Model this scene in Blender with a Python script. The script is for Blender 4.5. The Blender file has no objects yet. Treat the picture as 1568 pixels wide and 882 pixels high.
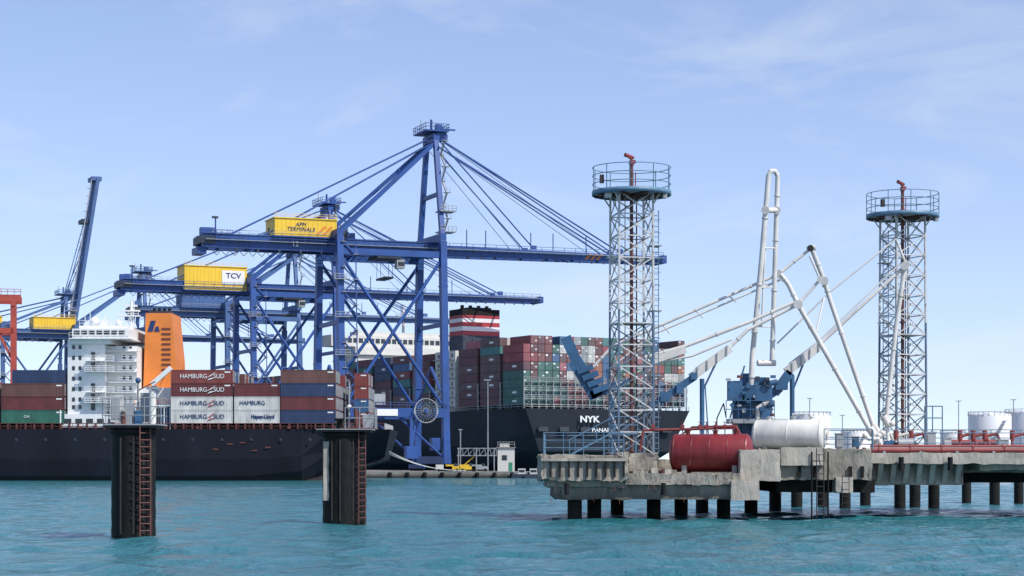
import bpy, math, random
import numpy as np
from mathutils import Vector, Matrix, noise
random.seed(7)
F=3049.0; CX=784.0; HY=710.0; H=3.3
def W(px,py,d): return Vector(((px-CX)*d/F, d, H+(HY-py)*d/F))
def WX(px,d): return (px-CX)*d/F
def WZ(py,d): return H+(HY-py)*d/F
scene=bpy.context.scene
V=Vector
# ---------------------------------------------------------------- materials
def mat(name,col,rough=.55,metal=0.,var=.2,scale=.4,streak=1.,rust=0.,rustcol=(.12,.045,.02),bump=0.,bscale=8.,corr=0.,zdark=None,spec=.5):
    m=bpy.data.materials.new(name); m.use_nodes=True
    nt=m.node_tree; N=nt.nodes; L=nt.links; b=N['Principled BSDF']
    b.inputs['Roughness'].default_value=rough; b.inputs['Metallic'].default_value=metal; b.inputs['Specular IOR Level'].default_value=spec
    tc=N.new('ShaderNodeTexCoord'); mp=N.new('ShaderNodeMapping')
    mp.inputs['Scale'].default_value=(1,1,streak); L.new(tc.outputs['Object'],mp.inputs['Vector'])
    nz=N.new('ShaderNodeTexNoise'); nz.inputs['Scale'].default_value=scale; nz.inputs['Detail'].default_value=7; nz.inputs['Roughness'].default_value=.65
    L.new(mp.outputs[0],nz.inputs['Vector'])
    r=N.new('ShaderNodeValToRGB'); r.color_ramp.elements[0].position=.3; r.color_ramp.elements[1].position=.7
    lo=[c*(1-var) for c in col]; hi=[min(1,c*(1+var)) for c in col]
    r.color_ramp.elements[0].color=(*lo,1); r.color_ramp.elements[1].color=(*hi,1)
    L.new(nz.outputs['Fac'],r.inputs['Fac']); out=r.outputs['Color']
    if rust>0:
        n2=N.new('ShaderNodeTexNoise'); n2.inputs['Scale'].default_value=scale*3.1; n2.inputs['Detail'].default_value=9; n2.inputs['Roughness'].default_value=.7
        L.new(mp.outputs[0],n2.inputs['Vector'])
        r2=N.new('ShaderNodeValToRGB'); t=.72-rust*.35
        r2.color_ramp.elements[0].position=t-.04; r2.color_ramp.elements[1].position=t+.08
        r2.color_ramp.elements[0].color=(0,0,0,1); r2.color_ramp.elements[1].color=(1,1,1,1)
        L.new(n2.outputs['Fac'],r2.inputs['Fac'])
        mx=N.new('ShaderNodeMix'); mx.data_type='RGBA'; L.new(r2.outputs['Color'],mx.inputs[0]); L.new(out,mx.inputs[6]); mx.inputs[7].default_value=(*rustcol,1)
        out=mx.outputs[2]
    if zdark:
        sx=N.new('ShaderNodeSeparateXYZ'); L.new(tc.outputs['Object'],sx.inputs[0])
        n3=N.new('ShaderNodeTexNoise'); n3.inputs['Scale'].default_value=1.5; n3.inputs['Detail'].default_value=5; L.new(tc.outputs['Object'],n3.inputs['Vector'])
        ad=N.new('ShaderNodeMath'); ad.operation='MULTIPLY_ADD'; L.new(n3.outputs['Fac'],ad.inputs[0]); ad.inputs[1].default_value=zdark[2]; L.new(sx.outputs['Z'],ad.inputs[2])
        mr=N.new('ShaderNodeMapRange'); mr.inputs[1].default_value=zdark[0]+zdark[2]*.5; mr.inputs[2].default_value=zdark[1]+zdark[2]*.5; mr.inputs[3].default_value=1; mr.inputs[4].default_value=0
        L.new(ad.outputs[0],mr.inputs[0])
        mx=N.new('ShaderNodeMix'); mx.data_type='RGBA'; L.new(mr.outputs[0],mx.inputs[0]); L.new(out,mx.inputs[6]); mx.inputs[7].default_value=(*zdark[3],1)
        out=mx.outputs[2]
    L.new(out,b.inputs['Base Color'])
    if bump>0:
        n4=N.new('ShaderNodeTexNoise'); n4.inputs['Scale'].default_value=bscale; n4.inputs['Detail'].default_value=6; L.new(mp.outputs[0],n4.inputs['Vector'])
        bp=N.new('ShaderNodeBump'); bp.inputs['Strength'].default_value=bump; bp.inputs['Distance'].default_value=.1; L.new(n4.outputs['Fac'],bp.inputs['Height']); L.new(bp.outputs[0],b.inputs['Normal'])
    if corr>0:
        w=N.new('ShaderNodeTexWave'); w.wave_type='BANDS'; w.bands_direction='X'; w.inputs['Scale'].default_value=corr; L.new(tc.outputs['Object'],w.inputs['Vector'])
        bp=N.new('ShaderNodeBump'); bp.inputs['Strength'].default_value=.5; bp.inputs['Distance'].default_value=.04; L.new(w.outputs['Fac'],bp.inputs['Height']); L.new(bp.outputs[0],b.inputs['Normal'])
    return m
M={}
M['blue']=mat('crane_blue_paint',(.014,.062,.235),.5,var=.28,scale=.15,rust=.08,rustcol=(.035,.045,.085))
M['blue2']=mat('crane_blue_paint_hazed',(.045,.105,.255),.6,var=.25,scale=.1)  # far cranes: paler blue, with the haze of distance put into the colour
M['bluedark']=mat('crane_machinery_dark',(.025,.035,.06),.6,var=.4,scale=.6)
M['yellow']=mat('yellow_machine_house_paint',(.72,.47,.03),.5,var=.1,scale=.3,rust=.06,rustcol=(.45,.3,.06))
M['cable']=mat('steel_cable',(.05,.09,.2),.5)
M['galv']=mat('galvanised_steel',(.30,.32,.33),.5,metal=.2,var=.25,scale=1.)
M['redcrane']=mat('red_crane_paint',(.34,.055,.035),.5,rust=.1)
M['white']=mat('white_ship_paint',(.72,.73,.72),.45,var=.07,scale=.3,streak=.3,rust=.07,rustcol=(.42,.33,.27))
M['cream']=mat('cream_ship_paint',(.56,.56,.52),.5,var=.08,scale=.2)
M['glass']=mat('dark_window_glass',(.02,.03,.04),.15)
M['orange']=mat('orange_funnel_paint',(.66,.20,.035),.5,var=.12,scale=.3,rust=.06,rustcol=(.35,.12,.04))
M['navy']=mat('navy_logo_paint',(.01,.03,.12),.5)
M['hull']=mat('ship_hull_black_paint',(.007,.009,.016),.7,var=.5,scale=.12,streak=.4,rust=.10,rustcol=(.022,.016,.016),bump=.15,bscale=.6,zdark=(.0,.9,.4,(.016,.014,.013)),spec=.22)
M['hull2']=mat('ship_hull_grey_paint',(.020,.025,.034),.7,var=.2,scale=.08,streak=.4,spec=.25)
M['deckred']=mat('deck_oxide_red',(.11,.033,.027),.7,var=.3,rust=.1)
M['red']=mat('red_pipe_paint',(.20,.035,.033),.5,var=.3,scale=1.,rust=.2,rustcol=(.10,.045,.04))
M['tankred']=mat('red_tank_paint',(.175,.016,.019),.42,var=.3,scale=1.2,streak=.35,rust=.2,rustcol=(.07,.013,.013),bump=.08,bscale=3)
M['armwhite']=mat('loading_arm_white_paint',(.58,.57,.54),.5,var=.18,scale=.8,rust=.18,rustcol=(.27,.21,.16))
M['armblue']=mat('loading_arm_blue_paint',(.03,.10,.20),.5,var=.35,scale=1.,rust=.18)
M['railblue']=mat('railing_blue_paint',(.09,.18,.27),.5,var=.3,scale=1.5,rust=.12)
M['towerwhite']=mat('tower_white_paint',(.47,.48,.48),.5,var=.28,scale=1.,rust=.32,rustcol=(.11,.065,.055))
M['towerblue']=mat('tower_blue_paint',(.08,.13,.19),.5,var=.35,scale=1.,rust=.34,rustcol=(.085,.045,.035))
M['rustpipe']=mat('rusty_riser_pipe',(.11,.04,.034),.7,var=.4,scale=2.,rust=.3,rustcol=(.05,.03,.025))
M['darksteel']=mat('dark_corroded_steel',(.028,.023,.021),.75,var=.5,scale=2.,rust=.2,rustcol=(.08,.045,.03))
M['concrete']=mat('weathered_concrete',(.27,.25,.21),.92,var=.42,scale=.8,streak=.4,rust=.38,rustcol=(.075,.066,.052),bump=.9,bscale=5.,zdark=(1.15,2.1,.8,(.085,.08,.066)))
M['concl']=mat('pale_concrete',(.36,.335,.285),.92,var=.3,scale=1.,streak=.35,rust=.28,rustcol=(.12,.10,.075),bump=.7,bscale=4.)
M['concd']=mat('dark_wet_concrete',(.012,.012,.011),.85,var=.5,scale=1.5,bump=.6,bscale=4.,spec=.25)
M['pile']=mat('mooring_pile_steel',(.0065,.0065,.0075),.7,var=.7,scale=1.1,streak=.25,rust=.25,rustcol=(.024,.021,.018),bump=.5,bscale=4,zdark=(.25,.9,.5,(.007,.009,.006)),spec=.25)
M['black']=mat('black_rubber',(.010,.010,.011),.75,var=.4,spec=.25)
M['quay']=mat('quay_concrete',(.22,.21,.19),.9,var=.35,scale=.3,zdark=(.3,1.1,.3,(.035,.035,.03)))
M['land']=mat('breakwater_ground',(.25,.24,.2),.95,var=.3,scale=.05)
M['storage']=mat('storage_tank_white',(.68,.69,.70),.5,var=.06,scale=.1)
M['tankwhite']=mat('white_tank_paint',(.60,.60,.56),.5,var=.2,scale=1.,streak=.4,rust=.2,rustcol=(.34,.29,.23))
M['green']=mat('green_paint',(.03,.22,.12),.5)
M['shipred']=mat('funnel_red_band',(.34,.03,.04),.5)
pal=[('maroon',(.11,.024,.026)),('oxide',(.19,.042,.035)),('brown',(.115,.052,.045)),('navy',(.018,.035,.09)),('blue',(.03,.10,.22)),('green',(.025,.11,.078)),
     ('teal',(.04,.165,.15)),('grey',(.28,.29,.29)),('white',(.54,.53,.50)),('orange',(.34,.11,.04)),('red',(.28,.035,.04)),('pink',(.34,.10,.11))]
CM={k:mat('container_'+k,c,.6,var=.28,scale=.5,streak=.5,rust=.10,rustcol=(.10,.06,.05),corr=1.05) for k,c in pal}
def hazed(c,f=.10): return tuple(a*(1-f)+b*f for a,b in zip(c,(.26,.31,.38)))  # mixes distance haze into the far ship's container colours
CM2={k:mat('hazed_container_'+k,hazed(c),.65,var=.28,scale=.35,streak=.6,rust=.06) for k,c in pal}
# ---------------------------------------------------------------- mesh builder
class MB:
    def __init__(s): s.v=[];s.f=[];s.mi=[];s.sm=[];s.mats=[]
    def mid(s,m):
        m=M[m] if isinstance(m,str) else m
        if m not in s.mats: s.mats.append(m)
        return s.mats.index(m)
    def add(s,vs,fs,m,smooth=False):
        o=len(s.v); s.v+= [tuple(v) for v in vs]; i=s.mid(m)
        for f in fs: s.f.append([o+a for a in f]); s.mi.append(i); s.sm.append(smooth)
    def box(s,c,sz,m,yaw=0.):
        c=V(c); R=Matrix.Rotation(yaw,3,'Z'); x,y,z=[a/2 for a in sz]
        vs=[c+R@V((i*x,j*y,k*z)) for i in(-1,1) for j in(-1,1) for k in(-1,1)]
        s.add(vs,[(0,1,3,2),(4,6,7,5),(0,4,5,1),(2,3,7,6),(0,2,6,4),(1,5,7,3)],m)
    def bx(s,x0,x1,y0,y1,z0,z1,m): s.box(((x0+x1)/2,(y0+y1)/2,(z0+z1)/2),(x1-x0,y1-y0,z1-z0),m)
    def beam(s,a,b,w,h,m):
        a=V(a);b=V(b);d=(b-a)
        if d.length<1e-6:return
        d.normalize(); up=V((0,0,1)) if abs(d.z)<.95 else V((0,1,0))
        sx=d.cross(up).normalized(); uz=sx.cross(d)
        vs=[]
        for p in(a,b):
            for i,j in((-1,-1),(1,-1),(1,1),(-1,1)): vs.append(p+sx*i*w/2+uz*j*h/2)
        s.add(vs,[(3,2,1,0),(4,5,6,7),(0,1,5,4),(1,2,6,5),(2,3,7,6),(3,0,4,7)],m)
    def cyl(s,a,b,r0,m,r1=None,n=10,caps=True):
        a=V(a);b=V(b);d=b-a
        if d.length<1e-6:return
        r1=r0 if r1 is None else r1
        d.normalize(); up=V((0,0,1)) if abs(d.z)<.95 else V((0,1,0))
        x=d.cross(up).normalized(); y=d.cross(x)
        vs=[]
        for p,r in((a,r0),(b,r1)):
            for i in range(n):
                t=2*math.pi*i/n; vs.append(p+x*math.cos(t)*r+y*math.sin(t)*r)
        s.add(vs,[(i,(i+1)%n,n+(i+1)%n,n+i) for i in range(n)],m,True)
        if caps: s.add(vs,[tuple(range(n))[::-1],tuple(range(n,2*n))],m)
    def tube(s,pts,r,m,n=8):
        pts=[V(p) for p in pts]
        for i in range(len(pts)-1):
            s.cyl(pts[i],pts[i+1],r,m,n=n)
            if i>0: s.ball(pts[i],r*1.02,m,6,8)
    def ball(s,c,r,m,a=8,b=12,sc=(1,1,1)):
        c=V(c);vs=[];fs=[]
        for i in range(a+1):
            p=math.pi*i/a
            for j in range(b):
                t=2*math.pi*j/b; vs.append(c+V((r*sc[0]*math.sin(p)*math.cos(t),r*sc[1]*math.sin(p)*math.sin(t),r*sc[2]*math.cos(p))))
        for i in range(a):
            for j in range(b): fs.append((i*b+j,(i+1)*b+j,(i+1)*b+(j+1)%b,i*b+(j+1)%b))
        s.add(vs,fs,m,True)
    def lathe(s,a,axis,prof,m,n=24):
        a=V(a);d=V(axis).normalized(); up=V((0,0,1)) if abs(d.z)<.95 else V((0,1,0))
        x=d.cross(up).normalized(); y=d.cross(x); vs=[];fs=[]
        for t,r in prof:
            for i in range(n):
                q=2*math.pi*i/n; vs.append(a+d*t+x*math.cos(q)*r+y*math.sin(q)*r)
        for k in range(len(prof)-1):
            for i in range(n): fs.append((k*n+i,k*n+(i+1)%n,(k+1)*n+(i+1)%n,(k+1)*n+i))
        s.add(vs,fs,m,True)
    def prism(s,poly,vec,m):
        n=len(poly); poly=[V(p) for p in poly]; vec=V(vec)
        s.add(poly+[p+vec for p in poly],[tuple(range(n))[::-1],tuple(range(n,2*n))]+[(i,(i+1)%n,n+(i+1)%n,n+i) for i in range(n)],m)
    def rough(s,x0,x1,y0,y1,z0,z1,m,amp=.06,step=.4,fr=1.3):
        def grid(o,u,v,flip):
            lu=u.length;lv=v.length;nu=max(1,int(lu/step));nv=max(1,int(lv/step)); vs=[];fs=[]
            for i in range(nu+1):
                for j in range(nv+1):
                    p=o+u*(i/nu)+v*(j/nv)
                    e=sorted((min(abs(p.x-x0),abs(p.x-x1)),min(abs(p.y-y0),abs(p.y-y1)),min(abs(p.z-z0),abs(p.z-z1))))
                    k=1.0 if e[1]<step*.6 else .22
                    q=p+(noise.noise_vector(p*fr)*amp+noise.noise_vector(p*fr*3)*amp*.6)*k
                    vs.append(q)
            for i in range(nu):
                for j in range(nv):
                    a=i*(nv+1)+j; f=(a,a+nv+1,a+nv+2,a+1); fs.append(f[::-1] if flip else f)
            s.add(vs,fs,m)
        X=V((x1-x0,0,0));Y=V((0,y1-y0,0));Z=V((0,0,z1-z0));o=V((x0,y0,z0))
        grid(o,X,Z,False);grid(o+Y,X,Z,True);grid(o,Y,Z,True);grid(o+X,Y,Z,False);grid(o,X,Y,True);grid(o+Z,X,Y,False)
    def railing(s,pts,h,m,sp=1.5,r=.03,rails=2):
        pts=[V(p) for p in pts]
        for i in range(len(pts)-1):
            a,b=pts[i],pts[i+1]; n=max(1,int((b-a).length/sp))
            for k in range(n+1):
                p=a.lerp(b,k/n); s.cyl(p,p+V((0,0,h)),r,m,n=5)
            for q in range(rails):
                z=V((0,0,h*(q+1)/rails)); s.cyl(a+z,b+z,r,m,n=5)
    def ladder(s,a,b,w,m,side=V((1,0,0)),r=.03,sp=.35,):
        a=V(a);b=V(b);n=int((b-a).length/sp)
        s.cyl(a-side*w/2,b-side*w/2,r,m,n=5);s.cyl(a+side*w/2,b+side*w/2,r,m,n=5)
        for i in range(1,n):
            p=a.lerp(b,i/n); s.cyl(p-side*w/2,p+side*w/2,r*.8,m,n=5)
    def build(s,name,parent=None):
        me=bpy.data.meshes.new(name); me.from_pydata(s.v,[],s.f); 
        for m in s.mats: me.materials.append(m)
        me.polygons.foreach_set('material_index',s.mi); me.polygons.foreach_set('use_smooth',s.sm); me.update()
        o=bpy.data.objects.new(name,me); scene.collection.objects.link(o)
        if parent: o.parent=parent
        return o
def empty(name,loc=(0,0,0),yaw=0.):
    e=bpy.data.objects.new(name,None); e.location=loc; e.rotation_euler=(0,0,yaw); scene.collection.objects.link(e); return e
def text(body,loc,size,m,parent,name,yaw=0.,sx=1.,shear=0.,bold=0.):
    c=bpy.data.curves.new(name,'FONT'); c.body=body; c.size=size; c.extrude=.02; c.align_x='CENTER'; c.align_y='CENTER'; c.shear=shear; c.offset=bold; c.space_line=.85
    c.materials.append(M[m]); o=bpy.data.objects.new(name,c); o.location=loc; o.rotation_euler=(math.pi/2,0,yaw); o.scale=(sx,1,1); o.parent=parent; scene.collection.objects.link(o)
# ---------------------------------------------------------------- water: one sheet, real wavelets in the harbour basin
def make_water():
    m=bpy.data.materials.new('harbour_water'); m.use_nodes=True
    nt=m.node_tree;N=nt.nodes;L=nt.links; b=N['Principled BSDF']
    tc=N.new('ShaderNodeTexCoord')
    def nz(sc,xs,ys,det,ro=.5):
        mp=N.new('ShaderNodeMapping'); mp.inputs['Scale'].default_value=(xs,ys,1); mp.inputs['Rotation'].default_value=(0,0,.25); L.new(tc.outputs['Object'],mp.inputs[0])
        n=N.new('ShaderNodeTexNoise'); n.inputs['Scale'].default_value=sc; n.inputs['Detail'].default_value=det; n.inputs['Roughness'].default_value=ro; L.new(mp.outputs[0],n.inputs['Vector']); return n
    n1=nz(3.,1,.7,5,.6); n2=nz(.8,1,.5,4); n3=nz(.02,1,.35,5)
    a=N.new('ShaderNodeMath');a.operation='MULTIPLY_ADD';L.new(n2.outputs['Fac'],a.inputs[0]);a.inputs[1].default_value=1.6;L.new(n1.outputs['Fac'],a.inputs[2])
    bp=N.new('ShaderNodeBump');bp.inputs['Strength'].default_value=1.;bp.inputs['Distance'].default_value=.28;L.new(a.outputs[0],bp.inputs['Height'])
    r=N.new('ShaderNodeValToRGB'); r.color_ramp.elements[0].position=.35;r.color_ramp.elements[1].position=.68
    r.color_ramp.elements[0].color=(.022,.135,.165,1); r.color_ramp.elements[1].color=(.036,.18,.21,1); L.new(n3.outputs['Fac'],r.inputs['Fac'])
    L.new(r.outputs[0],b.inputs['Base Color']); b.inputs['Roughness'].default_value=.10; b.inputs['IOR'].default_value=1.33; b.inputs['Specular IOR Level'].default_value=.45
    L.new(bp.outputs[0],b.inputs['Normal'])
    x0,x1,y0,y1=-135.,135.,50.,330.; dx=.5;dy=.42
    xs=np.arange(x0,x1+dx/2,dx); ys=np.linspace(y0,y1,int((y1-y0)/dy)+1); nx,ny=len(xs),len(ys); x1=float(xs[-1])
    Xg,Yg=np.meshgrid(xs,ys); Z=np.zeros_like(Xg); rg=np.random.RandomState(3)
    for k in range(46):
        lam=1.3*(7.5/1.3)**(k/45.); th=-1.9+rg.normal(0,.55); kk=2*math.pi/lam; am=lam*.0042
        Z+=am*np.sin(kk*(math.cos(th)*Xg+math.sin(th)*Yg)+rg.uniform(0,6.28)+.6*np.sin(Xg*.05+k)+.6*np.sin(Yg*.04+2*k))
    Z*=.75+.35*np.sin(Xg*.031+1)*np.sin(Yg*.023)
    e=np.clip(np.minimum(np.minimum(Xg-x0,x1-Xg)/8,np.minimum((Yg-y0)/5,(y1-Yg)/70)),0,1); Z*=e
    co=np.stack([Xg,Yg,Z],-1).reshape(-1,3)
    idx=np.arange(nx*ny).reshape(ny,nx); q=np.stack([idx[:-1,:-1],idx[:-1,1:],idx[1:,1:],idx[1:,:-1]],-1).reshape(-1,4)
    S=16000.; ex=np.array([(-S,-200,0),(S,-200,0),(S,S,0),(-S,S,0)],float); o=len(co)
    A,B_,C_,D_=int(idx[0,0]),int(idx[0,-1]),int(idx[-1,-1]),int(idx[-1,0])
    q=np.vstack([q,[[o,o+1,B_,A],[o+1,o+2,C_,B_],[o+2,o+3,D_,C_],[o+3,o,A,D_]]]); co=np.vstack([co,ex])
    me=bpy.data.meshes.new('water'); me.vertices.add(len(co)); me.vertices.foreach_set('co',co.ravel())
    me.loops.add(q.size); me.loops.foreach_set('vertex_index',q.ravel().astype(np.int32)); me.polygons.add(len(q))
    me.polygons.foreach_set('loop_start',(np.arange(len(q))*4).astype(np.int32)); me.update(calc_edges=True); me.validate()
    sm=np.ones(len(me.polygons),bool); sm[-4:]=False; me.polygons.foreach_set('use_smooth',sm)
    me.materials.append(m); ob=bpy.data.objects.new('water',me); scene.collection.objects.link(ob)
make_water()
# ---------------------------------------------------------------- quay & land
def make_quay():
    mb=MB(); poly=[(7,458,-3),(-4,484,-3),(-290,1150,-3),(-900,1150,-3),(-900,440,-3)]
    mb.prism(poly,(0,0,4.5),'quay')
    mb.build('quay')
    for i in range(9):
        f=MB(); x=-28+i*4.; f.cyl((x,457.2,.3),(x,457.2,1.3),.45,'black'); 
        f.cyl((x,457.2,1.25),(x,457.2,1.6),.15,'galv'); f.build('quay_fender')
make_quay()
def make_land():
    mb=MB(); mb.rough(70,1400,690,1100,-3,1.6,'land',amp=1.,step=40); mb.build('breakwater')
make_land()
# ---------------------------------------------------------------- cranes
def crane(x,y,yaw,back=57.8,front=62.,raised=False,az=85.,bl='blue',label=None,num='',S=22.,G=26.,bz=55.6,detail=True,hx=(-40.6,-25.4),hm='yellow',hz=(1.75,5.9)):
    root=empty('ship_to_shore_crane',(x,y,0),yaw); h=S/2; t=8.5; D=bl
    mb=MB()
    for s in(-1,1):
        mb.beam((0,s*h,3.2),(0,s*t,az-28),1.6,1.85,D); mb.beam((-G,s*h,3.2),(-G,s*t,bz+2),1.5,1.75,D)
        mb.beam((0,s*t,az-28),(0,s*3.2,az-2),1.15,1.3,D)
        mb.beam((-G,s*h*.98,15.5),(0,s*h*.98,15.5),1.3,2.2,D)
        mb.beam((-G,s*t,bz-1.8),(0,s*t,bz-1.8),1.1,1.5,D)
        mb.cyl((-.6,s*h*.97,17),(-G+.4,s*t*1.02,bz-3),.42,D,n=8); mb.cyl((-G+.6,s*h*.97,17),(-.4,s*t*1.02,bz-3),.42,D,n=8)
        mb.cyl((-G/2,s*h*.95,15.5),(-.4,s*h,4.5),.3,D,n=6)
        mb.beam((0,s*3.2,az-3),(-G,s*t,bz+2.5),.85,.95,D)
        for z in(22,34,46): mb.beam((0,s*(h-(h-t)*(z/55)),z),(0,s*(h-(h-t)*(z/55)),z+.35),1.85,2.1,D)
        mb.prism([(-1.1,s*h-.7,3.2),(1.1,s*h-.7,3.2),(.8,s*h-.7,9),(-.8,s*h-.7,9)],(0,1.4,0),D)
    for xx in(0,-G):
        mb.beam((xx,-h,4.2),(xx,h,4.2),1.4,1.8,D); mb.beam((xx,-h,15.5),(xx,h,15.5),1.3,2.,D)
        mb.beam((xx,-t-.6,bz+2.4),(xx,t+.6,bz+2.4),1.5,2.0,D)
        mb.beam((xx,-h+.5,18),(xx,0,27),.5,.5,D); mb.beam((xx,h-.5,18),(xx,0,27),.5,.5,D)
        mb.beam((xx,-t,37),(xx,t,37),.8,1.,D)
    mb.beam((0,-4,az-2),(0,4,az-2),1.6,2.,D); mb.beam((0,-6.2,az-16),(0,6.2,az-16),.8,.9,D)
    mb.build('frame_legs',root)
    bg=MB()
    for s in(-1,1):
        for k in range(4):
            yb=s*h+(-4.5+3*k)*.8
            for xx in(0,-G):
                bg.box((xx,yb,2.6),(1.2,2.,1.0),D); bg.cyl((xx-.35,yb-.5,1.85),(xx+.35,yb-.5,1.85),.35,'black'); bg.cyl((xx-.35,yb+.5,1.85),(xx+.35,yb+.5,1.85),.35,'black')
    bg.build('bogies',root)
    g=MB()
    for s in(-1,1):
        g.box(((-back+1.5)/2,s*3.,bz),(back+1.5,1.3,2.9),D); g.box(((-back+1.5)/2,s*3.,bz+1.55),(back+1.3,1.7,.16),D); g.box(((-back+1.5)/2,s*3.,bz-1.52),(back+1.3,1.7,.16),D)
        if not raised:
            g.prism([(1.7,s*3.-.6,bz-1.3),(front,s*3.-.6,bz-.9),(front,s*3.-.6,bz+.6),(1.7,s*3.-.6,bz+1.1)],(0,1.2,0),D)
    for k in range(int(back/7)): g.box((-k*7-3,0,bz+1.),(.5,4.9,.6),D)
    if detail:
        for k in range(int(back/2.4)): g.box((-k*2.4-1,-3.68,bz),(.12,.12,2.7),D)
    if raised:
        ang=math.radians(81); u=V((math.cos(ang),0,math.sin(ang))); p0=V((3,0,bz+1))
        for s in(-1,1):
            g.beam(p0+V((0,s*3,0)),p0+u*front+V((0,s*3,0)),1.3,3.4,D)
        for k in range(10): g.beam(p0+u*(k*front/10+3)+V((0,-2.4,0)),p0+u*(k*front/10+3)+V((0,2.4,0)),.5,.6,D)
        for k in range(20):
            q=p0+u*(k*front/20+2)+V((-2.3,-3.6,0)); g.beam(q,q+V((-1.3,0,0)),.2,.2,D)
        g.beam(p0+u*2+V((-2.5,-3.6,0)),p0+u*front+V((-2.5,-3.6,0)),.35,.35,'galv')
        g.box(p0+u*front+V((-.5,0,0)),(4.,8,1.6),D); g.box(p0+u*(front*.72)+V((-2.5,0,0)),(2.5,7,1.6),'bluedark')
        for s in(-1,1):
            g.cyl((0,s*3,az-2),p0+u*front*.8+V((-1,s*3,0)),.18,D,n=5); g.cyl((0,s*3,az-2),p0+u*front*.5+V((-1,s*3,0)),.18,D,n=5)
    else:
        for k in range(int(front/7)+1): g.box((4+k*7 if 4+k*7<front-1 else front-.6,0,bz),(.5,4.8,.8),D)
        g.box((front,0,bz),(1.2,7.,2.),D)
        if detail:
            for k in range(int(front/2.2)-1): g.box((3+k*2.2,-3.62,bz-.15),(.1,.1,1.5),D)
            for k in range(int(front/3.3)-1): g.box((5+k*3.3,-4.2,bz-1.7),(.25,.3,.6),'bluedark')
    for s in(-1,1):
        e=front if not raised else 2
        g.box(((-back+e)/2,s*4.3,bz+.2),(back+e-1,1.1,.12),'galv')
        if detail: g.railing([(-back,s*4.8,bz+.3),(e-1,s*4.8,bz+.3)],1.3,D,sp=3.,r=.06)
    if detail: g.railing([(-back,-2.4,bz+1.6),(-44,-2.4,bz+1.6)],1.2,'galv',sp=2,r=.06)
    for px in (8,13,25,31,40): 
        if not raised: g.cyl((px,-3.6,bz+1),(px,-3.6,bz+5.2),.13,D,n=5)
    g.build('boom_girder',root)
    st=MB()
    for s in(-1,1):
        A=V((0,s*3,az-1.5))
        if not raised:
            for f_,r in((.80,.2),(.76,.17),(.42,.17)): st.cyl(A,(front*f_,s*3,bz+1.3),r,D,n=6)
            st.cyl(A+V((.5,-.4*s,-.3)),(front*.70,s*3,bz+1.3),.08,'cable',n=5)
            st.cyl(A+V((.5,-.4*s,-3)),(front*.36,s*3,bz+1.3),.08,'cable',n=5)
            st.box((front*.8,s*3,bz+1.6),(1.6,.5,1.2),D); st.box((front*.42,s*3,bz+1.6),(1.4,.5,1.),D)
        st.cyl(A,(-back+7,s*3,bz+1.8),.22,D,n=6); st.cyl(A+V((0,0,-1.4)),(-back+15,s*3,bz+1.8),.17,D,n=6)
        st.cyl(A+V((0,s*.5,-2)),(-G-1,s*3.5,bz+2),.24,D,n=6)
    st.build('stay_rods',root)
    mh=MB(); x0,x1=hx; z0=bz+hz[0]; z1=bz+hz[1]
    mh.box(((x0+x1)/2,0,(z0+z1)/2),(x1-x0,8.6,z1-z0),hm); mh.box(((x0+x1)/2,0,z1+.12),(x1-x0+.5,9.1,.24),hm)
    mh.box(((x0+x1)/2,0,z0-.15),(x1-x0+1,9.8,.3),D)
    mh.box((x0-.02,1.5,z0+1.3),(.1,1.1,2.2),'bluedark')
    for k in range(5): mh.box((x0+2+k*3.,3.2,z1+.5),(1.2,1.2,.6),'galv')
    k=x0+.6
    while k<x1: mh.box((k,-4.33,(z0+z1)/2),(.07,.06,z1-z0-.3),hm); k+=1.1
    mh.railing([(x0-.4,-4.8,z0),(x1+.4,-4.8,z0)],1.1,'galv',sp=2.2,r=.045)
    mh.railing([(x0,-4.2,z1+.25),(x1,-4.2,z1+.25)],1.0,hm,sp=2.2,r=.05)
    mh.box((x1+1.8,-2,bz+3),(2.4,3,2.6),'bluedark'); mh.box((x1+4.6,1,bz+2.6),(2.,4,1.8),D)
    mh.build('machine_house',root)
    if label:
        if num=='12':
            text(label,(x0+6.3,-4.42,(z0+z1)/2+.15),1.35,'navy',root,'house_lettering',shear=.2)
            text('APM TERMINALS',(front-11.5,-3.68,bz-.1),1.35,'white',root,'boom_lettering',bold=.03)
            rs=MB()
            for k in range(3):
                xx=front-22.5+k*1.5; rs.prism([(xx,-3.66,bz-.9),(xx+.8,-3.66,bz-.9),(xx+2.2,-3.66,bz+.5),(xx+1.4,-3.66,bz+.5)],(0,-.06,0),'orange')
            for k in range(2):
                xx=x1-5.3+k*1.6; rs.prism([(xx,-4.38,z0+.5),(xx+.7,-4.38,z0+.5),(xx+2.8,-4.38,z0+2.6),(xx+2.1,-4.38,z0+2.6)],(0,-.06,0),'orange')
            rs.build('logo_stripes',root)
        else:
            sg=MB(); sg.box((x1-4.2,-4.42,(z0+z1)/2+.4),(7.0,.1,4.2),'white'); sg.build('sign_board',root)
            text(label,(x1-4.2,-4.52,(z0+z1)/2+.9),2.2,'navy',root,'house_lettering',bold=.04,sx=1.1)
        text(num,(-35.5,-3.82,bz-.1),1.7,'white',root,'crane_number',bold=.02) if num=='12' else None
    e=MB(); bx=-back
    e.box((bx+1.2,0,bz+.2),(3.4,8.6,1.8),'bluedark'); e.box((bx+1.,-2,bz+2.2),(2.4,2.,1.8),D); e.box((bx+3.,2,bz+2.4),(2.,2.,2.4),D)
    e.cyl((bx+3.,-4,bz),(bx+3.,-4,bz+5.6),.18,D,n=6); e.box((bx+2.9,-4,bz+5.4),(1.4,.6,.5),'bluedark'); e.box((bx,0,bz-2.3),(2.2,6,1.6),D)
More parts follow.
